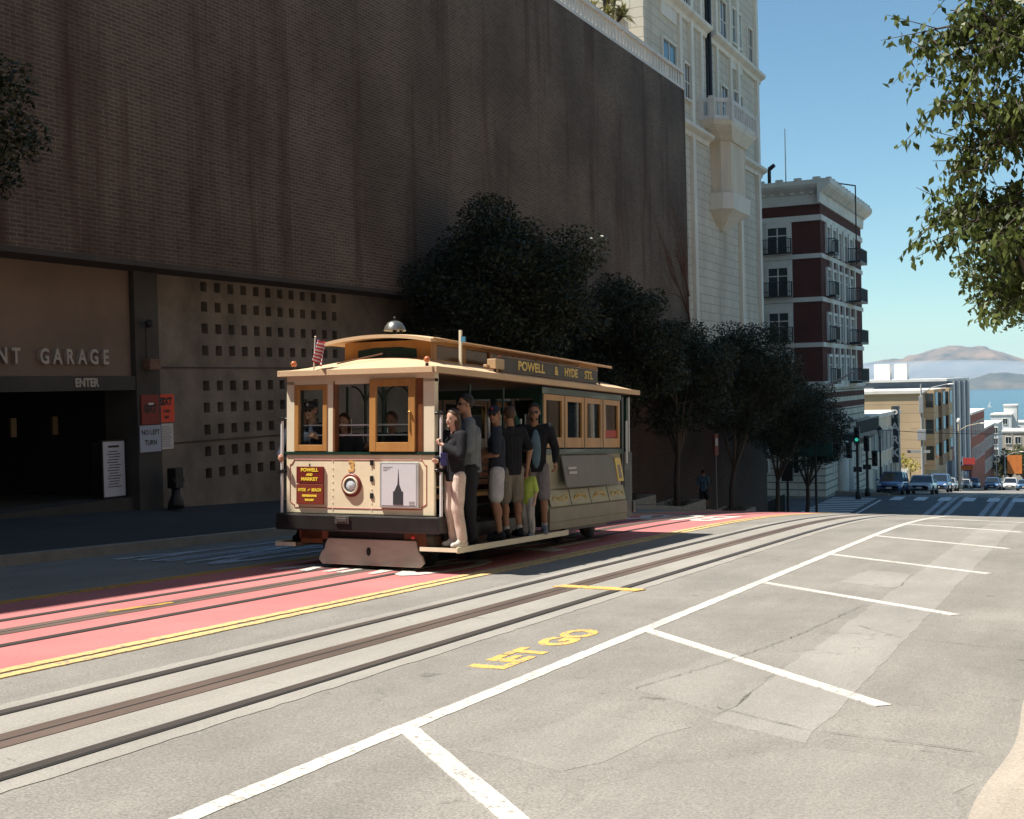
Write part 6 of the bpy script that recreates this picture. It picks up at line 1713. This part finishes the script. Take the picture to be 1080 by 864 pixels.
# ------------------------------------------------------------------ vehicles
M_TYRE = mat('tyre_rubber', (.02, .02, .02), .85, .2, 10)
M_RIM = mat('alloy_rim', (.35, .36, .38), .3, .1, 5, metal=.8)
M_CARGL = mat('car_glass', (.015, .02, .025), .05, .1, 2, spec=.9)
M_LAMPW = mat('headlamp_glass', (.65, .68, .70), .1, .05, 20, spec=.8, coat=.6)
M_LAMPR = mat('tail_lamp', (.35, .02, .015), .2, .05)
def vehicle(loc, rz, col, label, kind='suv', pitch=0.):
    """nose points to local -Y"""
    t = thing('parked_car', loc, label, 'car', 'cars going down the hill', rz=rz); t.rotation_euler.x = pitch
    m = mat('car_paint_%d_%d_%d' % tuple(int(c * 100) for c in col), col, .28, .04, 3, spec=.6, coat=.8)
    L_ = 4.5; W_ = .92; hh = {'suv': 1.68, 'sedan': 1.43, 'van': 1.95}[kind]
    bt = {'suv': 1.02, 'sedan': .92, 'van': 1.10}[kind]
    secs = [(-2.22, .66, .35, .60), (-2.15, .80, .25, .74), (-1.9, .89, .22, bt - .14), (-1.0, .92, .20, bt - .02), (.2, .93, .20, bt), (1.5, .92, .20, bt + .02), (2.0, .90, .24, bt - .02), (2.2, .82, .32, bt - .12)]
    mb = MB(); n = 12; vs = []
    for y, wv, z0, z1 in secs:
        for i in range(n):
            a = 2 * math.pi * (i + .5) / n; c, s_ = math.cos(a), math.sin(a)
            vs.append((wv * math.copysign(abs(c) ** .35, c), y, (z0 + z1) / 2 + (z1 - z0) / 2 * math.copysign(abs(s_) ** .5, s_)))
    fs = [(j*n+i, j*n+(i+1) % n, (j+1)*n+(i+1) % n, (j+1)*n+i) for j in range(len(secs)-1) for i in range(n)] + [tuple(range(n)), tuple(range((len(secs)-1)*n, len(secs)*n))[::-1]]
    mb.add(vs, fs, True); body = mb.build('body', m, t)
    def green(y0, y1, y2, y3, w0, w1, za, zb, nm, mm, par, th=0):
        q = MB(); q.add([(-w0, y0, za), (w0, y0, za), (w0, y3, za), (-w0, y3, za), (-w1, y1, zb), (w1, y1, zb), (w1, y2, zb), (-w1, y2, zb)],
                        [(0,3,2,1),(4,5,6,7),(0,1,5,4),(1,2,6,5),(2,3,7,6),(3,0,4,7)]); return q.build(nm, mm, par, bevel=.05 if nm == 'roof' else .0)
    ye = 2.05 if kind != 'sedan' else 1.75
    green(-1.05, -.35, ye - (.15 if kind != 'sedan' else .6), ye, .82, .66, bt - .06, hh - .05, 'windows', M_CARGL, t)
    green(-.42, -.30, ye - (.2 if kind != 'sedan' else .7), ye - (.1 if kind != 'sedan' else .55), .68, .62, hh - .09, hh, 'roof', m, t)
    for sx in (-1, 1):
        for py_, pz in ((-1.05, -.35), (.55, .55), (ye - .02, ye - (.17 if kind != 'sedan' else .62))):
            q = MB(); q.tube((sx * .825, py_, bt - .05), (sx * .665, pz, hh - .06), .035, n=6); q.build('pillar', m, t)
        q = MB(); q.cbox((sx * 1.0, -.75, bt + .05), (.16, .10, .13)); q.build('mirror', m, t, bevel=.02)
        q = MB(); q.ball((sx * .66, -2.10, .68), (.17, .08, .09), 12, 8); q.build('headlight', M_LAMPW, t)
        q = MB(); q.ball((sx * .74, 2.14, bt - .2), (.12, .07, .12), 12, 8); q.build('tail_light', M_LAMPR, t)
        for wy in (-1.42, 1.38):
            q = MB(); q.lathe([(.20, -.11), (.33, -.11), (.345, -.05), (.345, .05), (.33, .11), (.20, .11)], (sx * .84, wy, .345), 'x', 22); w_ = q.build('wheel', M_TYRE, t)
            q = MB(); q.lathe([(.0001, sx * .09), (.06, sx * .10), (.205, sx * .085)], (sx * .84, wy, .345), 'x', 18); q.build('rim', M_RIM, w_)
    q = MB(); q.cbox((0, -2.19, .55), (.95, .06, .20)); q.build('grille', M_INK, t, bevel=.02)
    q = MB(); q.cbox((0, -2.22, .36), (1.25, .06, .12)); q.build('lower_intake', M_INK, t, bevel=.02)
    q = MB(); q.cbox((0, -2.245, .48), (.42, .02, .12)); q.build('number_plate', M_PAPER, t)
    return t
DOWN = math.atan(.0833)
spec = [(942, 93.6, (.015, .075, .20), 'suv', 'deep blue car with its lights towards us, nearest at the far kerb'),
        (973, 96.5, (.55, .55, .54), 'sedan', 'white saloon beside the deep blue car, close to the crossing'),
        (991, 118, (.04, .09, .20), 'suv', 'dark blue car directly behind the white saloon'),
        (1000, 138, (.30, .32, .34), 'sedan', 'grey saloon third in the row down the hill'),
        (1006, 152, (.62, .62, .60), 'suv', 'white off-roader fourth in the row down the hill'),
        (1017, 172, (.45, .44, .42), 'sedan', 'silver saloon fifth in the row down the hill'),
        (1026, 186, (.05, .13, .27), 'suv', 'blue car at the end of the row beside the traffic pole'),
        (1047, 172, (.03, .09, .20), 'suv', 'dark blue car in the middle of the sunlit far street'),
        (1066, 176, (.62, .62, .60), 'suv', 'white car in the right lane just below the overhanging leaves'),
        (1081, 168, (.05, .14, .27), 'sedan', 'blue car cut off by the right edge of the photo')]
for px, y, col, kind, lab in spec:
    vehicle((SX(px, y, 510), y, g(y) + .01), 0, col, lab, kind, -DOWN)

# ------------------------------------------------------------------ street furniture
M_POLEB = mat('black_iron_post', (.02, .022, .022), .5, .2, 6)
M_POLEG = mat('grey_lamp_post', (.32, .33, .33), .5, .1, 3)
def signal(px, y, label, hgt=3.6, side=1):
    x = SX(px, y, 520); t = thing('traffic_signal', (x, y, g(y)), label, 'traffic light')
    mb = MB(); mb.lathe([(0, 0), (.20, 0), (.18, .5), (.10, .6), (.09, hgt)], n=12); mb.build('pole', M_POLEB, t)
    for k, (dx, dz, on) in enumerate(((0, .1, True), (-.55 * side, -.95, False))):
        mb = MB(); mb.box(dx - .19, dx + .19, -.16, .16, hgt + dz - .1, hgt + dz + 1.0); 
        if k: mb.tube((dx, 0, hgt + dz + .4), (0, 0, hgt + dz + .4), .05)
        hd = mb.build('signal_head', M_POLEB, t, bevel=.03)
        for j, zz in enumerate((.14, .45, .76)):
            m = mat('signal_green_lit', (.02, .5, .35), .3, 0, emis=((.05, .7, .5), .35)) if (on and j == 0 and side == 1) else M_INK
            mb = MB(); mb.ball((dx, -.17, hgt + dz + zz), (.12, .04, .12), 12, 8); mb.build('lens', m, hd)
            mb = MB(); mb.tube((dx, -.16, hgt + dz + zz + .02), (dx, -.32, hgt + dz + zz + .0), .14, .14, 12, False); mb.build('hood', M_POLEB, hd)
    mb = MB(); mb.box(-.28, .28, -.05, .05, 1.9, 2.25); mb.build('walk_box', M_POLEB, t)
    return t
signal(905, 86.6, 'black traffic signal with its green lamp lit at the far corner of the crossing', 3.9)
signal(915, 89.5, 'dark traffic signal pole behind the lit green one', 3.2, -1)
def classic_lamp(px, y, hgt, label):
    t = thing('street_lamp', (SX(px, y, 510), y, g(y) + .1), label, 'street lamp')
    mb = MB(); mb.lathe([(0, 0), (.22, 0), (.20, .25), (.12, .4), (.08, .8), (.055, hgt - .8), (.10, hgt - .75), (.05, hgt - .65)], n=12); mb.build('post', M_POLEB, t)
    mb = MB(); mb.lathe([(.07, hgt - .65), (.20, hgt - .15), (.0001, hgt - .15)], n=8); mb.build('lantern', mat('milky_glass', (.45, .45, .42), .3), t)
    mb = MB(); mb.lathe([(.23, hgt - .15), (.14, hgt + .0), (.03, hgt + .12), (.0001, hgt + .25)], n=8)
    for k in range(6):
        a = k * math.pi / 3; mb.tube((.07 * math.cos(a), .07 * math.sin(a), hgt - .65), (.20 * math.cos(a), .20 * math.sin(a), hgt - .15), .012, n=5)
    mb.build('cap', M_POLEB, t)
classic_lamp(929, 96, 4.9, 'black old-fashioned lantern post left of the deep blue car')
def mast(px, y, ptop, label, arm=3.0, m=None, sign=None, globe=True, rad_=.11):
    x = SX(px, y, 500); z = g(y); hgt = SZ(px, ptop, y) - z
    t = thing('street_light', (x, y, z), label, 'street light')
    m = m or M_POLEG
    mb = MB(); mb.lathe([(0, 0), (rad_ * 1.9, 0), (rad_ * 1.5, .6), (rad_, .8), (rad_ * .65, hgt)], n=12); mb.build('pole', m, t)
    if arm:
        mb = MB(); mb.path([(0, 0, hgt - .9), (arm * .4, 0, hgt - .35), (arm, 0, hgt - .05)], .045); mb.build('arm', m, t)
        mb = MB(); mb.ball((arm + .2, 0, hgt - .08), (.32, .14, .08), 14, 8); mb.build('lamp_head', M_WHITEB, t)
    return t, hgt
t, hg = mast(973, 118, 405, 'tall grey lamp post with a curved arm and boxes in front of the beige wall', 2.4)
for dz, hh_, wd in ((-1.1, 1.6, .38), (-4.2, 1.0, .75), (-10.0, 3.2, .42)):
    mb = MB(); mb.box(-wd / 2, wd / 2, -.22, .05, hg + dz - hh_, hg + dz); mb.build('equipment_box', M_POLEG, t, bevel=.03)
mb = MB(); mb.box(-1.3, .7, -.05, .05, hg - 6.35, hg - 6.1); mb.build('street_name_arm', M_POLEG, t)
t, hg = mast(1012, 150, 446, 'pale wooden pole with a white-headed lamp arm beside the grey building', 2.4, mat('pale_pole', (.45, .38, .28), .7), rad_=.18)
mb = MB(); mb.ball((0, 0, hg + .2), (.22, .22, .35), 12, 8); mb.build('top_drum', M_WHITEB, t)
t, hg = mast(1051, 230, 458, 'distant grey lamp post between the white houses and the olive trees', 2.4)
t, hg = mast(1060, 200, 476, 'thin grey post carrying an orange banner near the far trees', 2.2)
mb = MB(); mb.box(.35, 2.4, -.04, .04, hg - 3.4, hg - .6); mb.build('banner', mat('orange_banner', (.65, .20, .04), .7, .15, 1), t)
for px, y, pt, pb, col, lab in ((1019, 178, 487, 497, (.03, .05, .20), 'dark blue flag banner hung over the far parked cars'), (1022, 172, 483, 490, (.45, .05, .04), 'small red banner beside the dark blue one'),
                           (1020, 168, 491, 496, (.60, .16, .03), 'small orange-red sign below the two banners'), (1000, 165, 471, 486, (.50, .42, .42), 'pale poster with red and dark blotches on the grey building front')):
    x = SX(px, y, pt); z1, z0 = SZ(px, pt, y), SZ(px, pb, y); t = thing('banner', (x, y, z0), lab, 'banner')
    mb = MB(); mb.box(-.75, .75, -.04, .04, 0, z1 - z0); mb.build('cloth', mat('banner_%d' % px, col, .7, .35 if px == 1000 else .1, .8, dark=(.30, .05, .05) if px == 1000 else None), t)
    mb = MB(); mb.tube((-.78, 0, g(y) - z0), (-.78, 0, z1 - z0 + .2), .06); mb.build('pole', M_POLEG, t)
# near corner of the crossing: poles, railing, small sign on the brick wall
def post(px, y, ptop, label, name='signal_pole', extra=None, x=None):
    x = x if x is not None else SX(px, y, 520); z = g(y) + .2; h_ = SZ(px, ptop, y) - z
    t = thing(name, (x, y, z), label, 'pole'); mb = MB(); mb.lathe([(0, 0), (.14, 0), (.12, .3), (.075, .4), (.07, h_)], n=12); mb.build('shaft', M_POLEB, t)
    if extra: extra(t, h_)
    return t
def ex1(t, h_):
    mb = MB(); mb.box(-.9, .9, -.05, .05, h_ - 1.5, h_ - .3); o = mb.build('street_sign', mat('teal_sign', (.01, .07, .065), .5, .1), t)
    mb = MB(); mb.path([(0, 0, h_ - .2), (.4, 0, h_ + 2.1), (2.1, 0, h_ + 3.0)], .05); mb.build('arm', M_POLEG, t)
    mb = MB(); mb.ball((.35, 0, h_ + 1.6), .16); mb.tube((.35, 0, h_ + 1.6), (.35, 0, h_ + 2.2), .05); mb.build('camera_dome', M_OFFW, t)
post(861, 66.5, 452, 'dark pole with a teal street sign and a white camera dome by the crossing', extra=ex1)
def ex2(t, h_):
    mb = MB(); mb.box(-.30, .30, -.14, .14, h_ - 1.2, h_ - .1); mb.build('signal_head', M_POLEB, t, bevel=.03)
post(831, 66.0, 484, 'short dark signal post left of the last street tree', extra=ex2)
t = thing('railing', (-16.9, 69.5, g(69.5)), 'dark metal railing along the side street below the tower', 'railing')
mb = MB()
for k in range(24): mb.box(-.02, .02, k * .2, k * .2 + .025, .1, 1.2)
mb.box(-.03, .03, 0, 4.65, 1.2, 1.25); mb.box(-.03, .03, 0, 4.65, .1, .15); mb.build('bars', M_POLEB, t)
t = thing('parking_sign', (-15.9, 55.8, g(55.8) + .25), 'small red and white sign on a thin post against the low brick wall', 'sign')
mb = MB(); mb.tube((0, 0, 0), (0, 0, 3.7), .03); mb.build('post', M_POLEG, t)
mb = MB(); mb.box(-.05, -.03, -.3, .3, 2.75, 3.75); mb.box(.03, .05, -.3, .3, 2.75, 3.75); o = mb.build('plate', mat('faded_red_sign', (.30, .09, .06), .6, .1), t)
mb = MB(); mb.box(.051, .055, -.2, .2, 3.2, 3.55); mb.build('white_mark', M_PAPER, o)
# planting boxes at the feet of the trees
for k, (x, y) in enumerate(((-14.3, 44.8), (-14.2, 52.2), (-14.2, 60.4), (-14.3, 38.8))):
    t = thing('tree_bed', (x, y, g(y) + .18), ['low dark bed at the foot of the forked street tree', 'low dark bed at the foot of the tree right of the pedestrian', 'low dark bed at the foot of the tree before the last', 'low dark bed at the foot of the second tree'][k], 'planting bed', 'planting beds under the street trees')
    mb = MB(); mb.box(-.7, .7, -1.4, -1.3, -.4, .18); mb.box(-.7, .7, 1.3, 1.4, -.4, .18); mb.box(-.7, -.62, -1.3, 1.3, -.4, .18); mb.box(.62, .7, -1.3, 1.3, -.4, .18); mb.build('edging', M_CURB, t)
    o = leaf_obj('plants', leaves([(0, -1 + .4 * j, .12, .32) for j in range(6)], 900, .07, 70 + k), M_LEAFD, t)
# sail boat on the bay
t = thing('sail_boat', (SX(1044, 3300, 418), 3300, -79), 'tiny white sailing boat on the bay', 'boat')
mb = MB(); mb.prism([(-6, 1.6), (6.5, 1.6), (4.5, 0), (-5, 0)], -1.2, 1.2, 'y'); mb.build('hull', M_OFFW, t)
mb = MB(); mb.add([(.4, 0, 2.4), (-5, 0, 2.4), (.4, 0, 15.5), (.4, .1, 2.4), (-5, .1, 2.4), (.4, .1, 15.5)], [(0,1,2), (5,4,3), (0,3,4,1), (1,4,5,2), (2,5,3,0)]); mb.build('main_sail', M_OFFW, t)
mb = MB(); mb.tube((.5, 0, 1.5), (.5, 0, 16), .15, .08); mb.build('mast', M_OFFW, t)
# overhead wires across the far street
for k, y in enumerate((100, 128, 150)):
    t = thing('overhead_wire', (-16.4, y, SZ(985, 452, y)), ['nearest', 'middle', 'farthest'][k] + ' thin dark wire spanning the far street', 'wire')
    mb = MB(); mb.path([(0, 0, 0), (5, 0, -.35), (11, 0, -.5), (17, 0, -.35), (23, 0, 0)], .02, 5); mb.build('cable', M_POLEB, t)
t = thing('dry_vine', (-15.97, 52.0, 4.2), 'dry brown climbing stems at the lower end of the brick wall', 'vine')
mb = MB(); r = random.Random(3)
def vine(p, d, n_, rr):
    for _ in range(n_):
        q = p + d * .28 + V3((0, r.uniform(-.08, .08), r.uniform(-.06, .08))); q.x = .02
        mb.tube(tuple(p), tuple(q), rr, rr * .85, 5); p = q; rr *= .88
        if r.random() < .35 and n_ > 3: vine(p.copy(), V3((0, d.y + r.uniform(-.7, .5), d.z + r.uniform(-.3, .6))).normalized(), n_ - 3, rr * .8)
vine(V3((.02, .3, .0)), V3((0, -.25, 1)).normalized(), 11, .05)
vine(V3((.02, .2, .4)), V3((0, -1, .55)).normalized(), 12, .045)
vine(V3((.02, .3, 1.2)), V3((0, -.8, .9)).normalized(), 9, .035)
mb.build('stems', mat('dry_stems', (.13, .06, .04), .9, .3, 8), t)
# worn repair in the brick face
t = thing('brick_repair', (-15.995, 20.2, 10.9), 'small darker bricked-up patch high in the dark brick wall', 'brick patch')
mb = MB(); mb.box(0, .012, -.35, .35, -.5, .5); mb.build('panel', mat('patch_brick', (.05, .035, .028), .9, .3, 6), t)
bpy.data.scenes.remove(TMP)
